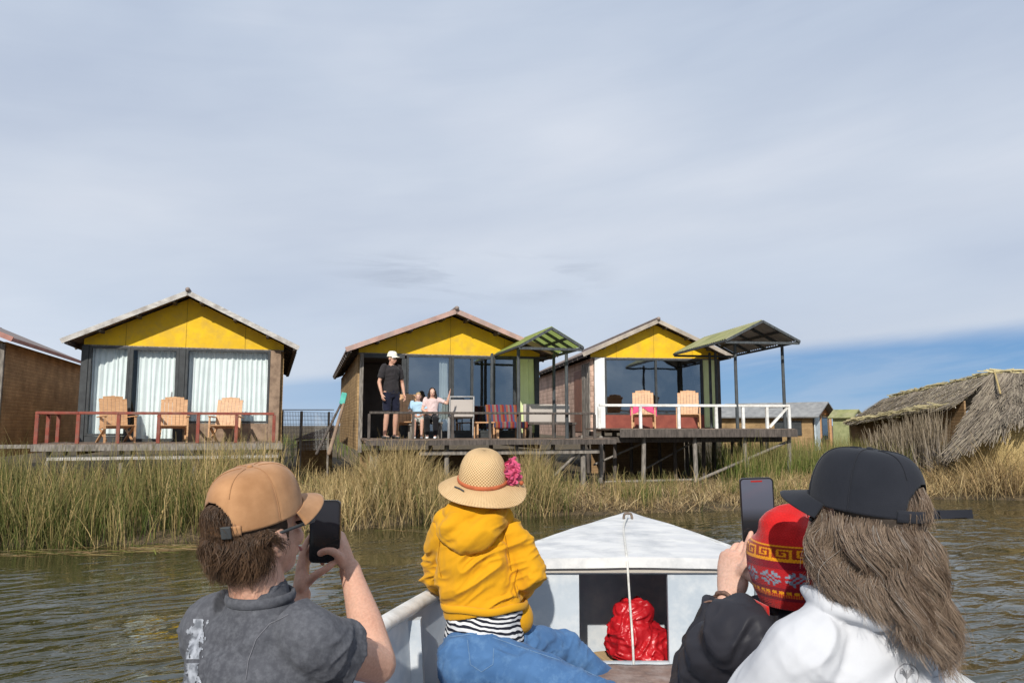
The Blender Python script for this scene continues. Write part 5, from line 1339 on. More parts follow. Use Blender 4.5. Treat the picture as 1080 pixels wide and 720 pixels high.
# keep the face side of the hair base clear
def carve(o, keepfn):
    bm = bmesh.new(); bm.from_mesh(o.data); W = world_of(o); dele = [v for v in bm.verts if not keepfn(W @ v.co)]
    bmesh.ops.delete(bm, geom=dele, context='VERTS'); bm.to_mesh(o.data); bm.free()
carve(hb_, lambda p: (p - hc).dot(f_) < .028 and not ((p - hc).dot(u_) < -.03 and (p - hc).dot(f_) > -.02))
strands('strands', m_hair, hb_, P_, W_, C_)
b = MB(); wd = (wrL - elL).normalized(); wa_ = wd.cross(V((0, 1, 0))).normalized(); wb_ = wd.cross(wa_); b.tube([wrL - wd * .035 + (wa_ * math.cos(a) + wb_ * math.sin(a)) * .034 for a in np.linspace(0, 2 * math.pi, 26)], [(.009, .006)], 8, ref=wd); b.build('bracelet', m_thread_dk, man, world=True, flat=False)
b = MB()
for s_ in (1, -1): b.tube([hc + r_ * s_ * .085 - f_ * .01 + u_ * .002, hc + r_ * s_ * .084 + f_ * .04 + u_ * .004, hc + r_ * s_ * .072 + f_ * .098 + u_ * .0], [(.002, .004)], 6, smooth=3)
b.tube([hc + r_ * -.072 + f_ * .098, hc + f_ * .118 + u_ * .004, hc + r_ * .072 + f_ * .098], [.002], 6, smooth=4); b.build('glasses', m_frame_dark, man, world=True, flat=False)
# phone
phone('black smartphone held upright by the person in the tan cap', pc_, frame(4, 2), .080, .158, mat_screen('dark_phone_view', (.022, .024, .030), (.012, .012, .012), .07))

# ================================================================== person in mustard hoodie and straw hat (bow)
Yh = 3.0; kr = V((.98, .17, 0)).normalized(); kf = V((-.17, .98, 0)).normalized()
kh = frame(-14, 14, -2); khc = PX(508, 522, Yh); KN = PX(503, 546, Yh + .02)
ksp = [PX(513, 676, Yh), PX(509, 640, Yh), PX(503, 590, Yh), PX(501, 562, Yh + .01), PX(502, 545, Yh + .02)]
KR = [(.130, .10), (.125, .10), (.145, .10), (.120, .08), (.06, .055)]
mb = MB(); head_prims(mb, khc, kh, .95); mb.tube([khc - kh[2] * .06, KN + V((0, 0, -.03))], [.05, .055], 12, smooth=3)
mb.tube(ksp, KR, 22, ref=kr, smooth=4)
ksL, keL, kwL = PX(470, 564, Yh + .0), PX(460, 606, 3.10), PX(470, 626, 3.33); ksR, keR, kwR = PX(540, 564, Yh), PX(559, 606, 2.96), PX(541, 628, 3.17)
for s_, e_, w_ in ((ksL, keL, kwL), (ksR, keR, kwR)): mb.tube([s_, s_.lerp(e_, .5), e_], [.05, .046, .04], 14, smooth=4); mb.tube([e_, w_], [.04, .026], 14, smooth=4)
hand_prims(mb, kwL, V((.5, .8, -.1)), (0, -.2, -1), 1, (12, 14, 16, 20), None, .92); hand_prims(mb, kwR, V((-.35, .9, -.1)), (-.4, -.6, -.3), -1, (25, 28, 30, 34), None, .92)
khip1, kkn1, kan1 = PX(496, 690, 2.93), PX(632, 738, 2.74), PX(660, 850, 2.86); khip2, kkn2, kan2 = PX(535, 682, 3.06), PX(594, 684, 3.24), PX(655, 748, 3.30)
mb.ell(PX(505, 702, 2.96), (kr * .125, kf * .115, V((0, 0, .09))))
for a_, b2, c_ in ((khip1, kkn1, kan1), (khip2, kkn2, kan2)):
    mb.tube([a_, a_.lerp(b2, .5), b2], [.074, .066, .050], 14, smooth=4); mb.tube([b2, c_], [.056, .04], 14, smooth=4)
    dft = V((.6, .3, 0)).normalized(); mb.tube([c_ + V((0, 0, -.02)), c_ + dft * .15 + V((0, 0, -.03))], [.036, .03], 12, smooth=3)
kid = voxel(mb, 'person', m_skin_pale, .006, None, 5, base=V((ksp[0].x, 3.0, .36)))
tag(kid, 'person in mustard hoodie and straw sun hat sitting sideways on the bow bench', 'person'); face_parts(khc, kh, kid, .95)
# hoodie
def hemmed(fn, z0, d=.05):
    return lambda co, no: fn(co, no) * np.clip((co[:, 2] - z0 - .004) / d, 0, 1)
mb = MB(); hem0 = PX(511, 640, Yh)
mb.tube([hem0, PX(509, 630, Yh), PX(503, 590, Yh), PX(501, 562, Yh + .01), PX(502, 548, Yh + .02)], [(.164, .136), (.160, .137), (.166, .126), (.138, .102), (.083, .078)], 28, ref=kr, smooth=5, round_end=False)
hp = PX(548, 655, 3.02); mb.ell(hp + V((0, .02, .02)), (V((.055, 0, 0)), V((0, .07, 0)), V((-.01, 0, .07))))
for s_, e_, w_ in ((ksL, keL, kwL), (ksR, keR, kwR)):
    mb.tube([s_ + (KN - s_).normalized() * .06, s_, s_.lerp(e_, .5), e_], [.055, .063, .060, .058], 18, smooth=5); mb.tube([e_, e_.lerp(w_, .5), e_.lerp(w_, .93)], [.060, .054, .044], 18, smooth=5)
hood = voxel(mb, 'hoodie', m_hoodie, .0045, kid, 4, disp=hemmed(folds(.019, (6, 8, 21), ((1, 0, .35), (0, 1, 0), (-.55, .1, 1)), 33, .45), hem0.z))
mb = MB(); mb.tube([hem0 + (kr * math.cos(a) * .165 + kf * math.sin(a) * .137) + V((0, 0, .016 + .004 * math.sin(a * 5))) for a in np.linspace(0, 2 * math.pi, 60)], [(.008, .015)], 10, ref=None); mb.build('hem', m_hoodie, hood, world=True, flat=False)
mb = MB()   # hood lying on the back
hq = PX(491, 546, 2.93)
mb.tube([PX(466, 544, 2.98), PX(478, 560, 2.90), PX(497, 566, 2.875), PX(520, 552, 2.90), PX(535, 545, 2.99)], [(.024, .04), (.036, .055), (.042, .065), (.034, .05), (.022, .04)], 16, ref=(0, 1, 0), smooth=6)
mb.ell(PX(499, 541, 2.96), (kr * .115, kf * .09, V((0, 0, .065)))); mb.ell(PX(483, 553, 2.90), (kr * .062, kf * .04, V((.03, 0, .062)))); mb.ell(PX(511, 546, 2.92), (kr * .062, kf * .04, V((-.02, 0, .055))))
voxel(mb, 'hood', m_hoodie, .005, hood, 4, disp=folds(.010, (8, 8, 18), ((1, 0, .9), (0, 1, 0), (-.7, 0, 1)), 12, .5))
m_hseam = M('darker_yellow_seam', (.42, .185, .006), None, 40, .9, 0)
for sp_ in ([(529, 545), (532, 560), (535, 577), (540, 606)], [(471, 552), (464, 570), (462, 590), (466, 612)]): seam('seam', hood, sp_, .0022, m_hseam, .0)
seam('pocket_edge', hood, [(546, 600), (542, 616), (546, 632)], .003, m_hseam, .0)
# striped shirt tail and jeans
mb = MB(); mb.tube([PX(511, 684, Yh), PX(511, 664, Yh), PX(511, 640, Yh)], [(.161, .133), (.157, .130), (.148, .122)], 26, ref=kr, smooth=4, round_end=False)
voxel(mb, 'striped_shirt', m_stripe, .006, kid, 3, disp=folds(.010, (6, 6, 14), ((1, 0, .3), (0, 1, 0), (-.3, 0, 1)), 8, .5))
mb = MB(); mb.ell(PX(508, 702, 2.96), (kr * .160, kf * .142, V((0, 0, .112)))); mb.ell(PX(489, 698, 2.90), (kr * .105, kf * .11, V((0, 0, .115)))); mb.tube([PX(512, 672, Yh), PX(511, 692, Yh)], [(.166, .134), (.166, .14)], 22, ref=kr, smooth=3, round_end=False)
mb.tube([khip1, khip1.lerp(kkn1, .5), kkn1], [.112, .094, .072], 18, smooth=5); mb.tube([kkn1, kan1 + V((0, 0, .05))], [.080, .06], 16, smooth=5); mb.tube([khip2, khip2.lerp(kkn2, .5), kkn2], [.100, .086, .068], 18, smooth=5); mb.tube([kkn2, kan2 + V((0, 0, .04))], [.078, .060], 16, smooth=5)
jeans = voxel(mb, 'jeans', m_denim, .006, kid, 4, disp=folds(.010, (8, 8, 15), ((1, 0, .9), (0, 1, 0), (-.9, 0, 1)), 41, .6))
m_stitch = M('pale_stitching', (.15, .25, .40), None, 40, .9, 0)
seam('pocket_stitching', jeans, [(493, 675), (496, 700), (508, 708), (520, 700), (521, 680)], .0014, m_stitch); seam('seam', jeans, [(520, 672), (560, 686), (600, 699), (636, 716)], .0016, m_stitch); seam('seam', jeans, [(470, 672), (500, 668), (540, 664)], .002, m_stitch)
# straw hat
def mat_straw():
    t = NT('woven_straw'); uv = t.n('ShaderNodeUVMap', uv_map='UVMap'); s_ = t.n('ShaderNodeSeparateXYZ'); t.l(uv.outputs[0], s_.inputs[0])
    def wave(sock, k):
        m = t.n('ShaderNodeMath', operation='MULTIPLY', i_1=k); t.l(sock, m.inputs[0]); q = t.n('ShaderNodeMath', operation='SINE'); t.l(m.outputs[0], q.inputs[0]); return q.outputs[0]
    a = wave(s_.outputs[0], 2 * math.pi * 46); c = wave(s_.outputs[1], 2 * math.pi * 32); m = t.n('ShaderNodeMath', operation='MULTIPLY'); t.l(a, m.inputs[0]); t.l(c, m.inputs[1])
    mr = t.n('ShaderNodeMapRange'); t.l(m.outputs[0], mr.inputs[0]); mr.inputs[1].default_value = -1
    v = t.coords(); col = t.ramp(mr.outputs[0], [(.1, (.42, .26, .115)), (.5, (.68, .47, .25)), (.9, (.80, .60, .36))]); col = t.mix(1.0, col, t.ramp(t.noise(v, 7, 4), [(.3, (.86, .82, .76)), (.7, (1.05, 1.05, 1.05))]), 'MULTIPLY')
    nb = t.bump(mr.outputs[0], .7, .004); return t.done(t.princ(col, .75, nb, 0, .2))
m_straw = mat_straw(); hr_, hf_, hu_ = frame(-14, 17, -2); hcen = PX(509, 507, Yh)
def hatf(u, v):
    th = u * 2 * math.pi; cs, sn = math.cos(th), math.sin(th)
    if v < .5:
        t = v / .5; ph = math.pi / 2 * (1 - t); ph = max(ph, 0); rad = .100 * math.cos(ph) ** .62; z = .128 * math.sin(ph) ** .95
        if t > .97: z = 0
    else:
        t = (v - .5) / .5; rad = .100 + .082 * t; z = -.012 * t - .022 * t * t + .011 * math.sin(th * 2 + .6) * t + .006 * math.sin(th * 3) * t
    return hcen + hr_ * cs * rad * .97 + hf_ * sn * rad * 1.03 + hu_ * z
mb = MB(); mb.surf(hatf, 120, 72, True); hat = mb.build('straw_hat', m_straw, kid, world=True, flat=False, solid=.004)
m_band = M('rust_red_hat_band', (.50, .135, .055), (.38, .10, .045), 60, .85, .5, 120, .003)
mb = MB(); mb.tube([hcen + (hr_ * math.cos(a) * .97 + hf_ * math.sin(a) * 1.03) * .1015 + hu_ * .008 for a in np.linspace(0, 2 * math.pi, 60)], [(.0035, .008)], 8, ref=None); mb.build('hat_band', m_band, hat, world=True, flat=False)
m_petal = mat_cloth('hot_pink_silk', (.84, .15, .29), .3)
fl_c = hcen + hr_ * .108 - hf_ * .020 + hu_ * .040; fn_ = (hr_ * .75 - hf_ * .62 + hu_ * .25).normalized(); fa = fn_.cross(hu_).normalized(); fb_ = fa.cross(fn_)
mb = MB()
for layer, (npet, rad, lift) in enumerate(((7, .054, .010), (6, .042, .022), (5, .026, .030))):
    for k in range(npet):
        a0 = 2 * math.pi * k / npet + layer * .4 + RNG.normal(0, .15); da = (fa * math.cos(a0) + fb_ * math.sin(a0)); ds = (-fa * math.sin(a0) + fb_ * math.cos(a0)); ph = RNG.uniform(0, 6)
        def pf(u, v, da=da, ds=ds, rad=rad, lift=lift, ph=ph):
            w = rad * .62 * math.sin(min(1, v * .9 + .12) * math.pi * .62); s_ = u * 2 - 1
            return fl_c + da * rad * v + ds * w * s_ + fn_ * (lift * (1 - .6 * v) + .010 * math.sin(s_ * 5 + ph) * v + .008 * s_ * s_ + .006 * math.sin(v * 9 + ph))
        mb.surf(pf, 8, 7)
mb.build('flower', m_petal, hat, world=True, flat=False)
mb = MB()
for k in range(7):
    q = fl_c - fb_ * .048 + V((RNG.normal(0, .014), RNG.normal(0, .006), RNG.normal(0, .008))); mb.ell(q, (hr_ * .010, hf_ * .009, hu_ * .009), 8, 6)
mb.build('flower_berries', m_band, hat, world=True, flat=False)
seam('brim_slit', hat, [(480, 514), (485, 516), (490, 519)], .0032, m_frame_dark, .004)

# ================================================================== person with red knitted hat (right, behind the phone)
Yc = 1.76; chc = PX(838, 588, Yc); cr_, cf_, cu_ = frame(-8, 0); CN = PX(838, 652, Yc + .02)
mb = MB(); head_prims(mb, chc + V((0, 0, -.015)), (cr_, cf_, cu_), .95); mb.tube([chc - V((0, 0, .06)), CN], [.05, .055], 12, smooth=3)
cpel = V((CN.x + .03, CN.y + .0, .53)); mb.tube([cpel, cpel.lerp(CN, .5), CN - V((0, 0, .07)), CN], [(.15, .12), (.16, .12), (.12, .08), (.06, .05)], 20, ref=cr_, smooth=4)
csL, ceL, cwL = PX(778, 672, Yc), PX(733, 728, 1.93), PX(768, 628, 2.03); csR, ceR, cwR = PX(902, 672, Yc), PX(810, 740, 1.92), PX(812, 628, 1.98)
for s_, e_, w_ in ((csL, ceL, cwL), (csR, ceR, cwR)): mb.tube([s_, s_.lerp(e_, .5), e_], [.05, .046, .04], 14, smooth=4); mb.tube([e_, e_.lerp(w_, .4), w_], [.04, .036, .025], 14, smooth=4)
hand_prims(mb, cwL, PX(774, 580, 2.04) - cwL, (.75, .50, .1), -1, ((2, 5, 4), (22, 40, 30), (34, 48, 34), (44, 52, 36)), [PX(780, 604, 2.01), PX(787, 594, 1.985), PX(791, 580, 1.985), PX(794, 570, 1.99)], 1.14)
hand_prims(mb, cwR, V((-.05, .35, 1)), (-.35, .9, 0), 1, ((14, 24, 20), (14, 24, 20), (16, 26, 20), (18, 28, 22)), None, .9)
for s_ in (-1, 1):
    hip = cpel + cr_ * .085 * s_; kn = hip + cf_ * .40; an = kn + V((0, 0, -.38)); mb.tube([hip, kn], [.08, .055], 14, smooth=4); mb.tube([kn, an], [.055, .038], 14, smooth=4); mb.tube([an + V((0, 0, -.035)), an + cf_ * .15 + V((0, 0, -.045))], [.034, .03], 10, smooth=3)
chp = voxel(mb, 'person', m_skin_pale, .0036, None, 7, base=V((cpel.x, cpel.y, .46)))
tag(chp, 'person in red patterned knitted hat and black puffer jacket filming with a phone', 'person'); face_parts(chc, (cr_, cf_, cu_), chp, .95)
mb = MB(); mb.tube([cpel - V((0, 0, .02)), cpel.lerp(CN, .5), CN - V((0, 0, .08)), CN - V((0, 0, .02))], [(.185, .155), (.19, .15), (.15, .11), (.08, .075)], 24, ref=cr_, smooth=5)
def baffle_tube(mb, pts, rad, step):
    P2, R2 = resample([V(p) for p in pts], [(r, r) for r in rad], 24); acc = 0; out = []
    for i, p in enumerate(P2):
        if i: acc += (p - P2[i - 1]).length
        out.append(R2[i][0] * (1 + .10 * abs(math.sin(math.pi * acc / step)) - .05))
    mb.tube(P2, out, 20, round_end=False)
baffle_tube(mb, [csL + (CN - csL) * .3, csL, csL.lerp(ceL, .5), ceL + V((0, 0, -.01))], [.075, .082, .078, .072], .085); baffle_tube(mb, [ceL + V((0, 0, -.01)), ceL.lerp(cwL, .5), ceL.lerp(cwL, .90)], [.074, .064, .052], .085)
baffle_tube(mb, [csR + (CN - csR) * .3, csR, csR.lerp(ceR, .5), ceR], [.075, .082, .076, .068], .085); baffle_tube(mb, [ceR, ceR.lerp(cwR, .5), ceR.lerp(cwR, .97)], [.066, .058, .046], .085)
voxel(mb, 'jacket', m_puffer, .005, chp, 3, disp=folds(.012, (8, 8, 12), ((1, 0, .5), (0, 1, 0), (-.5, 0, 1)), 51, .9))
mb = MB(); mb.tube([cpel + V((0, 0, .03)), cpel - V((0, 0, .03))], [(.16, .13)] * 2, 18, ref=cr_, smooth=3)
for s_ in (-1, 1):
    hip = cpel + cr_ * .085 * s_; kn = hip + cf_ * .40; an = kn + V((0, 0, -.34)); mb.tube([hip, kn], [.095, .07], 14, smooth=4); mb.tube([kn, an], [.07, .058], 14, smooth=4)
voxel(mb, 'trousers', m_puffer, .008, chp, 3)
b = MB(); wd = (cwL - ceL).normalized(); wa_ = wd.cross(V((0, 1, 0))).normalized(); wb_ = wd.cross(wa_)
b.tube([cwL - wd * .012 + (wa_ * math.cos(a) + wb_ * math.sin(a)) * (.030 + .002 * math.sin(a * 9)) + wd * .006 * math.sin(a * 2) for a in np.linspace(0, 2 * math.pi, 40)], [.0055], 8)
q = cwL - wd * .012 - V((.034, .02, 0)); b.ell(q, (V((.011, 0, 0)), V((0, .010, 0)), V((0, 0, .010))), 10, 6); b.tube([q, q + V((-.025, -.01, -.008)), q + V((-.04, -.01, -.018))], [.003, .0025, .002], 6, smooth=3); b.tube([q, q + V((-.02, -.01, .004)), q + V((-.036, -.01, .0))], [.003, .0025, .002], 6, smooth=3)
b.build('bracelet', M('brown_braided_cord', (.20, .12, .09), (.10, .06, .05), 90, .85, .5, 200, .002), chp, world=True, flat=False)
# knitted hat with pattern
RED, DRED, ORG, GRY, YEL = (.46, .014, .013), (.22, .008, .018), (.78, .30, .008), (.22, .26, .32), (.72, .20, .01)
KEY = ["11111111", "10000001", "10111101", "10100101", "10110101", "10000101", "11111101", "00000000"]
FLW = ["0010100", "0110110", "1101011", "0010100", "1101011", "0110110", "0010100"]
def hatcol(u, v):
    z = v
    if z < .10: c = RED
    elif z < .13: c = DRED
    elif z < .165: c = YEL if int(u * 220) % 2 else RED
    elif z < .20: c = ORG if int(u * 110) % 3 else DRED
    elif z < .235: c = DRED
    elif z < .42:
        k = (u * 11) % 1; row = (z - .25) / .15; c = (.40, .012, .016)
        if 0 <= row < 1 and k < .82:
            if FLW[6 - int(row * 7)][min(6, int(k / .82 * 7))] == '1': c = GRY
    elif z < .50: c = DRED
    elif z < .645:
        row = (z - .515) / .115; k = (u * 15) % 1; c = ORG
        if 0 <= row < 1 and KEY[7 - int(row * 8)][int(k * 8)] == '1': c = (.30, .03, .01)
    else: c = (.50, .014, .014)
    g_ = .85 + .3 * (((int(u * 190) + int(v * 95)) % 2) * .5 + .5 * RNG.uniform()); return tuple(q * g_ for q in c)
PROF = [(0, .074), (.15, .088), (.35, .1), (.5, .1015), (.62, .0985), (.72, .092), (.82, .080), (.90, .060), (.96, .035), (1, .0)]
def hatshape(u, v):
    th = u * 2 * math.pi; r0 = float(np.interp(v, [p[0] for p in PROF], [p[1] for p in PROF])); z = -.100 + .215 * (v if v < .85 else .85 + (v - .85) * .75)
    k = max(0, (v - .60) / .4); sl = V((.030 * k, -.006 * k, 0))
    fold = .030 * k * math.sin(th * 3 + 5 * v) + .020 * k * noise.noise(V((math.cos(th) * 2.5, math.sin(th) * 2.5, v * 5)))
    knit = .0011 * math.sin(u * 2 * math.pi * 95) * math.sin(v * math.pi * 2 * 40)
    rr = r0 * (1 + .0) + knit + fold * (1 - (v > .98)); return chc + cr_ * math.cos(th) * rr + cf_ * math.sin(th) * rr * 1.06 + cu_ * (z + .02 * k * math.sin(th * 2 + 1)) + sl
m_knit = attr_mat('patterned_wool_knit', .95, 0, .1, (260, .5, .003), 8, .2)
mb = MB(); mb.surf(hatshape, 330, 170, True, col=hatcol); kh_ = mb.build('knitted_hat', m_knit, chp, world=True, flat=False, solid=.004)
for s_ in (-1, 1):
    mb = MB(); q = chc + cr_ * s_ * .082 - cu_ * .115
    mb.surf(lambda u, v: q + cr_ * s_ * (.008 - .010 * v) + cf_ * (u * 2 - 1) * .045 * (1 - v ** 2 * .95) - cu_ * (.06 * v - .02), 16, 12); mb.col = [(.5, .015, .012)] * len(mb.v); mb.build('ear_flap', m_knit, kh_, world=True, flat=False, solid=.005)
phone('smartphone with grey blue live picture held up behind the red knitted hat', PX(799, 538, 2.03), frame(6, 4, -2), .088, .175, mat_screen('phone_view_of_sky', (.085, .095, .125), (.02, .021, .024), .075), M('red_screen_bar', (.35, .02, .015), None, 4, .4, 0))

# ================================================================== woman with black cap and white jacket (front right)
Yw = 1.45; whc = PX(913, 548, Yw); wr_, wf_, wu_ = frame(-44, 2); WN = PX(905, 634, Yw + .02); sr_, sf_, su_ = frame(-22)
mb = MB(); head_prims(mb, whc, (wr_, wf_, wu_), 1.0, False); mb.tube([whc - wu_ * .05 - wf_ * .02, WN - V((0, 0, .02))], [.052, .058], 12, smooth=3)
wpel = V((WN.x + .03, WN.y - .02, .53)); mb.tube([wpel, wpel.lerp(WN, .5), WN - V((0, 0, .08)), WN], [(.16, .12), (.165, .115), (.12, .08), (.06, .05)], 20, ref=sr_, smooth=4)
wsL, weL, wwL = WN - sr_ * .138 - V((0, 0, .080)), PX(782, 765, 1.50), PX(840, 800, 1.72); wsR, weR, wwR = WN + sr_ * .145 - V((0, 0, .075)), WN + sr_ * .22 - V((0, 0, .36)) + sf_ * .05, WN + sr_ * .12 - V((0, 0, .45)) + sf_ * .27
for s_, e_, w_ in ((wsL, weL, wwL), (wsR, weR, wwR)): mb.tube([s_, s_.lerp(e_, .5), e_], [.05, .046, .04], 14, smooth=4); mb.tube([e_, w_], [.04, .026], 14, smooth=4)
hand_prims(mb, wwL, sf_ + V((0, 0, -.3)), (0, 0, -1), 1); hand_prims(mb, wwR, sf_ - sr_ * .3 + V((0, 0, -.2)), (0, 0, -1), -1)
for s_ in (-1, 1):
    hip = wpel + sr_ * .085 * s_; kn = hip + sf_ * .42; an = kn + V((0, 0, -.38)); mb.tube([hip, kn], [.085, .058], 14, smooth=4); mb.tube([kn, an], [.056, .038], 14, smooth=4); mb.tube([an + V((0, 0, -.035)), an + sf_ * .15 + V((0, 0, -.045))], [.034, .03], 10, smooth=3)
wom = voxel(mb, 'person', m_skin_pale, .005, None, 6, base=V((wpel.x, wpel.y, .46)))
tag(wom, 'person with long wavy grey brown hair in black cap and white jacket', 'person'); face_parts(whc, (wr_, wf_, wu_), wom)
mb = MB(); mb.tube([wpel - V((0, 0, .02)), wpel.lerp(WN, .45), WN - V((0, 0, .10)), WN - V((0, 0, .03)), WN + V((0, 0, .012))], [(.185, .15), (.185, .14), (.15, .10), (.105, .09), (.078, .078)], 26, ref=sr_, smooth=5)
for s_, e_, w_ in ((wsL, weL, wwL), (wsR, weR, wwR)):
    mb.tube([s_ + (WN - s_) * .35, s_, s_.lerp(e_, .5), e_], [.062, .069, .066, .060], 18, smooth=5); mb.tube([e_, e_.lerp(w_, .92)], [.064, .05], 16, smooth=4)
# bunched hood/collar on the left shoulder
mb.tube([WN - sr_ * .085 + sf_ * .05 + V((0, 0, .020)), WN - sr_ * .100 - sf_ * .03 + V((0, 0, .005)), WN - sr_ * .04 - sf_ * .09 + V((0, 0, -.010)), WN + sr_ * .06 - sf_ * .085 + V((0, 0, -.005))], [.012, .016, .016, .014], 14, smooth=5)
jk = voxel(mb, 'jacket', m_jacket, .0042, wom, 4, disp=folds(.007, (8, 8, 16), ((1, 0, .8), (0, 1, 0), (-.9, 0, 1)), 61, .5))
mb = MB(); mb.tube([wpel + V((0, 0, .03)), wpel - V((0, 0, .03))], [(.165, .13)] * 2, 18, ref=sr_, smooth=3)
for s_ in (-1, 1):
    hip = wpel + sr_ * .085 * s_; kn = hip + sf_ * .42; an = kn + V((0, 0, -.34)); mb.tube([hip, kn], [.1, .072], 14, smooth=4); mb.tube([kn, an], [.072, .058], 14, smooth=4)
voxel(mb, 'trousers', m_puffer, .008, wom, 3)
# printed round tree emblem and small marks
m_logo = M('grey_print', (.34, .34, .36), None, 30, .8, 0)
def mark(pxs, r=.0009, n=3): return seam('emblem', jk, pxs, r, m_logo, .0016, n)
ring_ = [(956 + 12.5 * math.cos(a), 712 + 12.5 * math.sin(a)) for a in np.linspace(0, 2 * math.pi, 26)]
allp = [ring_, [(956, 724), (956, 712), (955, 703)]] + [[(956, 716 - k * 2.2), (956 + s_ * 5, 709 - k * 2.4), (956 + s_ * 8.5, 709 - k * 1.0)] for k in range(3) for s_ in (-1, 1)] + [[(956, 720), (951, 722)], [(956, 720), (961, 722)]]
def multi_mark(name, o, lists, r, mat, n=3, off=.0016):
    mb = MB()
    for pxs in lists:
        pts = []
        for (a, b_), (c, d) in zip(pxs, pxs[1:]):
            for k in range(n):
                h_ = surf_hit(o, a + (c - a) * k / n, b_ + (d - b_) * k / n)
                if h_: pts.append(h_[0] + h_[1] * off)
        if len(pts) > 1: mb.tube(pts, [r], 5)
    if mb.f: return mb.build(name, mat, o, world=True, flat=False)
multi_mark('emblem', jk, allp, .0008, m_logo)
multi_mark('print', jk, [[(984 + i * 5, 707), (986 + i * 5, 703 + (i % 2) * 2), (988 + i * 5, 707)] for i in range(4)] + [[(984, 714), (992, 712), (1000, 713)]], .0007, m_logo)
ccw = frame(-44, 7, 0); wcc = whc + wu_ * .022
bc_ = cap('cap', wom, wcc, ccw, m_capb, .0870, .107, .113, .058, flatf=.46, brim_droop=.012)
th = math.pi - .72; r2, f2, u2 = ccw
b = MB(); q = wcc - f2 * .108 + r2 * .028 + u2 * .008; dirn = (V((1, -.10, .03))).normalized()
b.bar(q, q + dirn * .070, .016, .0035, up=V((0, -1, .1))); b.bar(q + V((.01, -.006, 0)), q + dirn * .058 + V((0, -.006, .002)), .014, .003, up=V((0, -1, .1))); b.build('strap_tail', m_capb, bc_, world=True)
# long hair
mb2 = MB(); mb2.ell(whc - wf_ * .012 + wu_ * .014, (wr_ * .079, wf_ * .096, wu_ * .100)); mb2.tube([whc - wf_ * .03, whc - wf_ * .045 - V((0, 0, .07)), whc - wf_ * .045 - V((0, 0, .11))], [(.074, .06), (.074, .05), (.06, .03)], 18, ref=wr_, smooth=5)
m_hairbase2 = M('ash_brown_hair_base', (.075, .055, .042), (.045, .034, .026), 40, .7, .4, 120, .004)
hb2 = voxel(mb2, 'hair', m_hairbase2, .006, wom, 2, disp=lambda co, no: .003 * np_noise(co * 40, 19))
carve(hb2, lambda p: (p - whc).dot(wf_) < .035)
P_, W_, C_ = [], [], []
A3 = lambda v_: np.array(v_[:])
for k in range(620):
    opening = k >= 585
    phi = R(RNG.uniform(-30, 30)) if opening else R(RNG.uniform(-128, 120)); x, y = math.sin(phi), -math.cos(phi)        # phi from the back, + towards her right
    back = max(0, math.cos(phi - .15)); L_ = (.150 + .095 * back ** 1.3) * RNG.uniform(.84, 1.05) + (.015 if phi > 0 else 0)
    if opening: L_ = RNG.uniform(.055, .07)
    ph0 = 2.4 * math.sin(phi * 2.3 + 1) + RNG.normal(0, .55); amp = 0 if opening else RNG.uniform(.008, .021); wl = RNG.uniform(.10, .135)
    flare = RNG.uniform(.004, .036) * (1 if phi > -.9 else .45); layer = RNG.uniform(.0, .014); lead = RNG.normal(0, .010)
    tone = min(1, max(0, .42 + .55 * noise.noise(V((phi * 2.6, 7, 1))) + RNG.normal(0, .20)))
    base_c = np.array((.125, .082, .055)) * (1 - tone) + np.array((.36, .27, .195)) * tone
    root = A3(cap_root(wcc, ccw, .0870, .107, phi, .062 * math.sqrt(max(0, 1 - (phi / .64) ** 2)) - .004 if opening else RNG.uniform(-.014, -.003), .90 if opening else .955))
    n_ = 38; t = np.linspace(0, 1, 18)[None, :, None]; off = RNG.normal(0, .0042, (n_, 1, 3)); fray = RNG.normal(0, .004, (n_, 1, 3)) * np.where(RNG.uniform(0, 1, (n_, 1, 1)) < .08, 3.2, 1); l2 = (L_ * RNG.uniform(.86, 1.04, (n_, 1, 1)))
    s_ = l2 * t; e_ = np.clip((s_ - .010) / .04, 0, 1); tang, nrm = A3(wr_ * -y + wf_ * x), A3(wr_ * x + wf_ * y)
    fl_ = .006 * np.sin(t * math.pi) if opening else flare * t ** 1.3 + layer * e_
    aa = amp * np.minimum(1, t * 2.2); th_ = 2 * math.pi * s_ / wl + ph0
    p = root + nrm * fl_ - np.array((0, 0, 1.)) * s_ * (1 if opening else .97) + tang * (aa * np.sin(th_) + lead * t) + nrm * aa * .7 * np.cos(th_) + off * e_ * (1 - .75 * t ** 2) + fray * t * t
    P_ += list(p); W_ += list(RNG.uniform(.00034, .00058, n_)); c_ = base_c[None] * RNG.uniform(.82, 1.2, (n_, 1)); gr = RNG.uniform(0, 1, n_) < .05; c_[gr] = np.array((.38, .34, .30)); C_ += list(c_)
strands('strands', m_hair, hb2, P_, W_, C_)

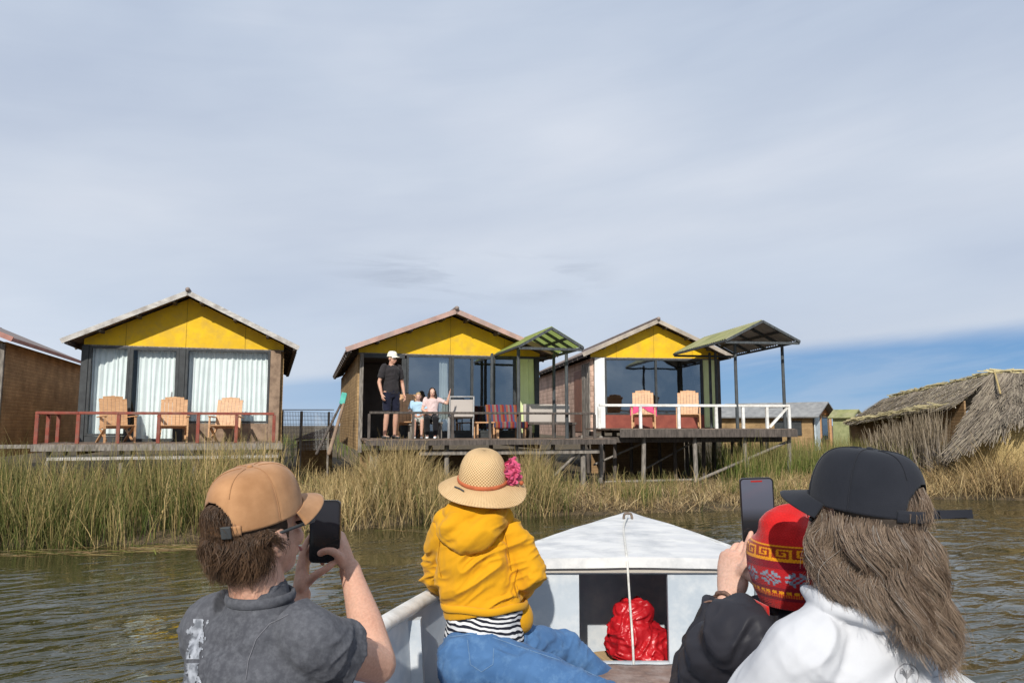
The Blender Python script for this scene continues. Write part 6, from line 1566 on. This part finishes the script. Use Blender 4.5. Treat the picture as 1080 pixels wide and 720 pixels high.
# ================================================================== three people on the middle deck
def figure(label, P, yaw, pose, shirt, lower, hair_c, skin, k=1.0, head_yaw=0, cap_m=None, wave=None, lower_kind='shorts', hair_long=False, group=None):
    r, f, u = frame(yaw); W = lambda x, y, z: P + (r * x + f * y) * k + V((0, 0, z * k))
    if pose == 'stand':
        hz, hips = .93, (0, 0); kn = [W(-.10, .03, .50), W(.11, .03, .50)]; an = [W(-.11, -.02, .09), W(.12, -.02, .09)]
        el = [W(-.27, -.02, 1.13), W(.27, -.02, 1.13)]; wr = [W(-.26, .08, .88), W(.26, .08, .88)]; neck = W(0, -.01, 1.50); pel_ = W(0, 0, .93)
    else:
        hz = .52; kn = [W(-.11, .42, .50), W(.11, .42, .50)]; an = [W(-.10, .40, .09), W(.10, .40, .09)]; pel_ = W(0, 0, .52); neck = W(0, -.08, 1.08); el = [W(-.25, .06, .76), W(.25, .06, .76)]; wr = [W(-.10, .26, .66), W(.10, .26, .66)]
    sh = [neck - r * .175 * k - V((0, 0, .065 * k)), neck + r * .175 * k - V((0, 0, .065 * k))]
    if wave is not None: el[wave] = sh[wave] + (r * (.22 if wave else -.22) + V((0, 0, -.10)) + f * .08) * k; wr[wave] = el[wave] + (r * (.06 if wave else -.06) + V((0, 0, .24)) + f * .06) * k
    hc_ = neck + V((0, 0, .135 * k)) + f * .02 * k; hf = frame(yaw + head_yaw, -6); mb = MB(); head_prims(mb, hc_, hf, k); mb.tube([hc_ - V((0, 0, .06 * k)), neck - V((0, 0, .02))], [.052 * k, .058 * k], 12, smooth=3)
    sp = [pel_, pel_.lerp(neck, .4), pel_.lerp(neck, .78), neck - V((0, 0, .05 * k)), neck]; sr = [(.15, .11), (.14, .105), (.17, .11), (.12, .075), (.055, .05)]; sr = [(a * k, b_ * k) for a, b_ in sr]; mb.tube(sp, sr, 20, ref=r, smooth=4)
    for i in (0, 1):
        mb.tube([sh[i], sh[i].lerp(el[i], .5), el[i]], [.052 * k, .045 * k, .038 * k], 12, smooth=4); mb.tube([el[i], el[i].lerp(wr[i], .35), wr[i]], [.038 * k, .037 * k, .025 * k], 12, smooth=4)
        d = (wr[i] - el[i]).normalized(); hand_prims(mb, wr[i], d, -r if i else r, -1 if i == 0 else 1, (18, 20, 22, 26) if wave != i else (3, 3, 3, 4), None, .95 * k, rad=1.1)
        hp_ = pel_ + r * (.09 if i else -.09) * k; mb.tube([hp_, hp_.lerp(kn[i], .5), kn[i]], [.085 * k, .075 * k, .055 * k], 14, smooth=4); mb.tube([kn[i], kn[i].lerp(an[i], .35), an[i]], [.053 * k, .054 * k, .035 * k], 14, smooth=4)
        mb.tube([an[i] - f * .04 * k - V((0, 0, .045 * k)), an[i] + f * .15 * k - V((0, 0, .058 * k))], [.036 * k, .030 * k], 10, smooth=3)
    o = voxel(mb, 'person', skin, .0075, None, 3, base=P); tag(o, label, 'person', group); face_parts(hc_, hf, o, k)
    mb = MB(); g = .016 * k; mb.tube([sp[0] + V((0, 0, -.03 * k))] + sp[1:4] + [neck - V((0, 0, .015 * k))], [(a + g, b_ + g) for a, b_ in sr[:4]] + [(.075 * k, .065 * k)], 20, ref=r, smooth=4, round_end=False)
    for i in (0, 1): mb.tube([sh[i].lerp(neck, .25), sh[i], sh[i].lerp(el[i], .72)], [.062 * k, .068 * k, .064 * k], 14, smooth=4, round_end=False)
    voxel(mb, 't_shirt', shirt, .009, o, 3, disp=folds(.010, (8, 8, 7), ((1, 0, .4), (0, 1, 0), (-.4, 0, 1)), int(abs(yaw)) + 3, .6))
    mb = MB(); mb.tube([pel_ + V((0, 0, .07 * k)), pel_ - V((0, 0, .03 * k))], [(.16 * k, .12 * k)] * 2, 18, ref=r, smooth=3)
    for i in (0, 1):
        hp_ = pel_ + r * (.09 if i else -.09) * k; e = kn[i] if lower_kind == 'trousers' else hp_.lerp(kn[i], .88); mb.tube([hp_, hp_.lerp(e, .5), e], [.10 * k, .092 * k, .085 * k], 14, smooth=4, round_end=lower_kind == 'trousers')
        if lower_kind == 'trousers': mb.tube([kn[i], kn[i].lerp(an[i], .85)], [.08 * k, .07 * k], 14, smooth=4)
    voxel(mb, lower_kind, lower, .009, o, 3, disp=folds(.008, (8, 8, 7), ((1, 0, .4), (0, 1, 0), (-.4, 0, 1)), 7, .6))
    m_sole = m_frame_dark
    for i in (0, 1): mb = MB(); mb.tube([an[i] - f * .045 * k - V((0, 0, .05 * k)), an[i] + f * .16 * k - V((0, 0, .062 * k))], [(.043 * k, .038 * k), (.036 * k, .026 * k)], 12, ref=r, smooth=3); mb.build('shoe', m_sole if pose == 'stand' else m_white_post, o, world=True, flat=False)
    if hair_c is not None:
        mb = MB(); mb.ell(hc_ + (hf[2] * .030 - hf[1] * .016) * k, (hf[0] * .083 * k, hf[1] * .098 * k, hf[2] * .092 * k))
        if hair_long:
            for s_ in (-1, 1): mb.tube([hc_ + (hf[0] * s_ * .07 + hf[2] * .02) * k, hc_ + (hf[0] * s_ * .09 - hf[2] * .10) * k, hc_ + (hf[0] * s_ * .095 + hf[1] * .06 - hf[2] * .24) * k], [.032 * k, .036 * k, .022 * k], 10, smooth=4)
        mh = voxel(mb, 'hair', M('hair_colour', hair_c, tuple(q * .6 for q in hair_c), 30, .6, .4, 90, .006, stretch=(1, 1, .2)), .009, o, 2, disp=lambda co, no: .007 * np_noise(co * 40, 2))
        carve(mh, lambda p: not ((p - hc_).dot(hf[1]) > .045 * k and (p - hc_).dot(hf[2]) < .045 * k and abs((p - hc_).dot(hf[0])) < .062 * k))
    if cap_m is not None: cap('cap', o, hc_ + hf[2] * .022 * k, frame(yaw + head_yaw, -4), cap_m, .090 * k, .108 * k, .115 * k, .075 * k, flatf=.5)
    return o
m_blacktee = mat_knit('charcoal_cotton', (.038, .034, .036), (.026, .024, .026), 300, .2, 5); m_navy = mat_knit('navy_shorts_cloth', (.016, .018, .035), (.011, .012, .024), 300, .2, 5)
m_lblue_tee = mat_knit('pale_blue_cotton', (.42, .60, .72), (.34, .50, .62), 300, .2, 5); m_pale_sh = mat_knit('pale_grey_shorts_cloth', (.46, .47, .42), (.38, .38, .35), 300, .2, 5); m_pink_tee = mat_knit('pale_pink_cotton', (.66, .52, .50), (.56, .42, .40), 300, .2, 5); m_blk = mat_knit('black_trouser_cloth', (.016, .016, .018), (.010, .010, .012), 300, .2, 5)
m_whitecap = mat_knit('white_cap_cotton', (.82, .80, .66), (.72, .70, .58), 300, .2, 5)
grp = 'people waiting on the middle deck'
figure('standing bearded person in white cap, dark t-shirt and navy shorts on the middle deck', on_deck(413.5, -1.1), 140, 'stand', m_blacktee, m_navy, (.05, .03, .02), m_skin, .97, -25, m_whitecap, group=grp)
figure('seated blond person in pale blue top on the middle deck, left of the waving one', on_deck(442, -.75), 172, 'sit', m_lblue_tee, m_pale_sh, (.45, .32, .14), m_skin_pale, .70, 5, group=grp)
figure('seated dark haired person in black trousers waving an arm on the middle deck', on_deck(456.5, -.80), 176, 'sit', m_pink_tee, m_blk, (.035, .022, .016), m_skin_pale, .77, -6, None, 0, 'trousers', True, group=grp)
def stool(label, px, ly, h, m):
    o = thing('wooden_stool', label, 'stool', on_deck(px, ly), R(15.3)); b = MB(); b.box((0, 0, h - .02), (.40, .36, .04), None, .01); b.build('seat', m, o)
    for sx in (-1, 1):
        for sy in (-1, 1): b = MB(); b.box((sx * .16, sy * .14, (h - .04) / 2), (.04, .04, h - .04)); b.build('leg', m, o)
    return o
stool('wooden stool under the seated blond person on the middle deck', 442, -.72, .295, m_wood_grey); stool('wooden stool under the waving person on the middle deck', 456.5, -.77, .33, m_wood_grey)
m_blue_jacket = mat_cloth('sky_blue_cloth', (.20, .48, .70), .1)
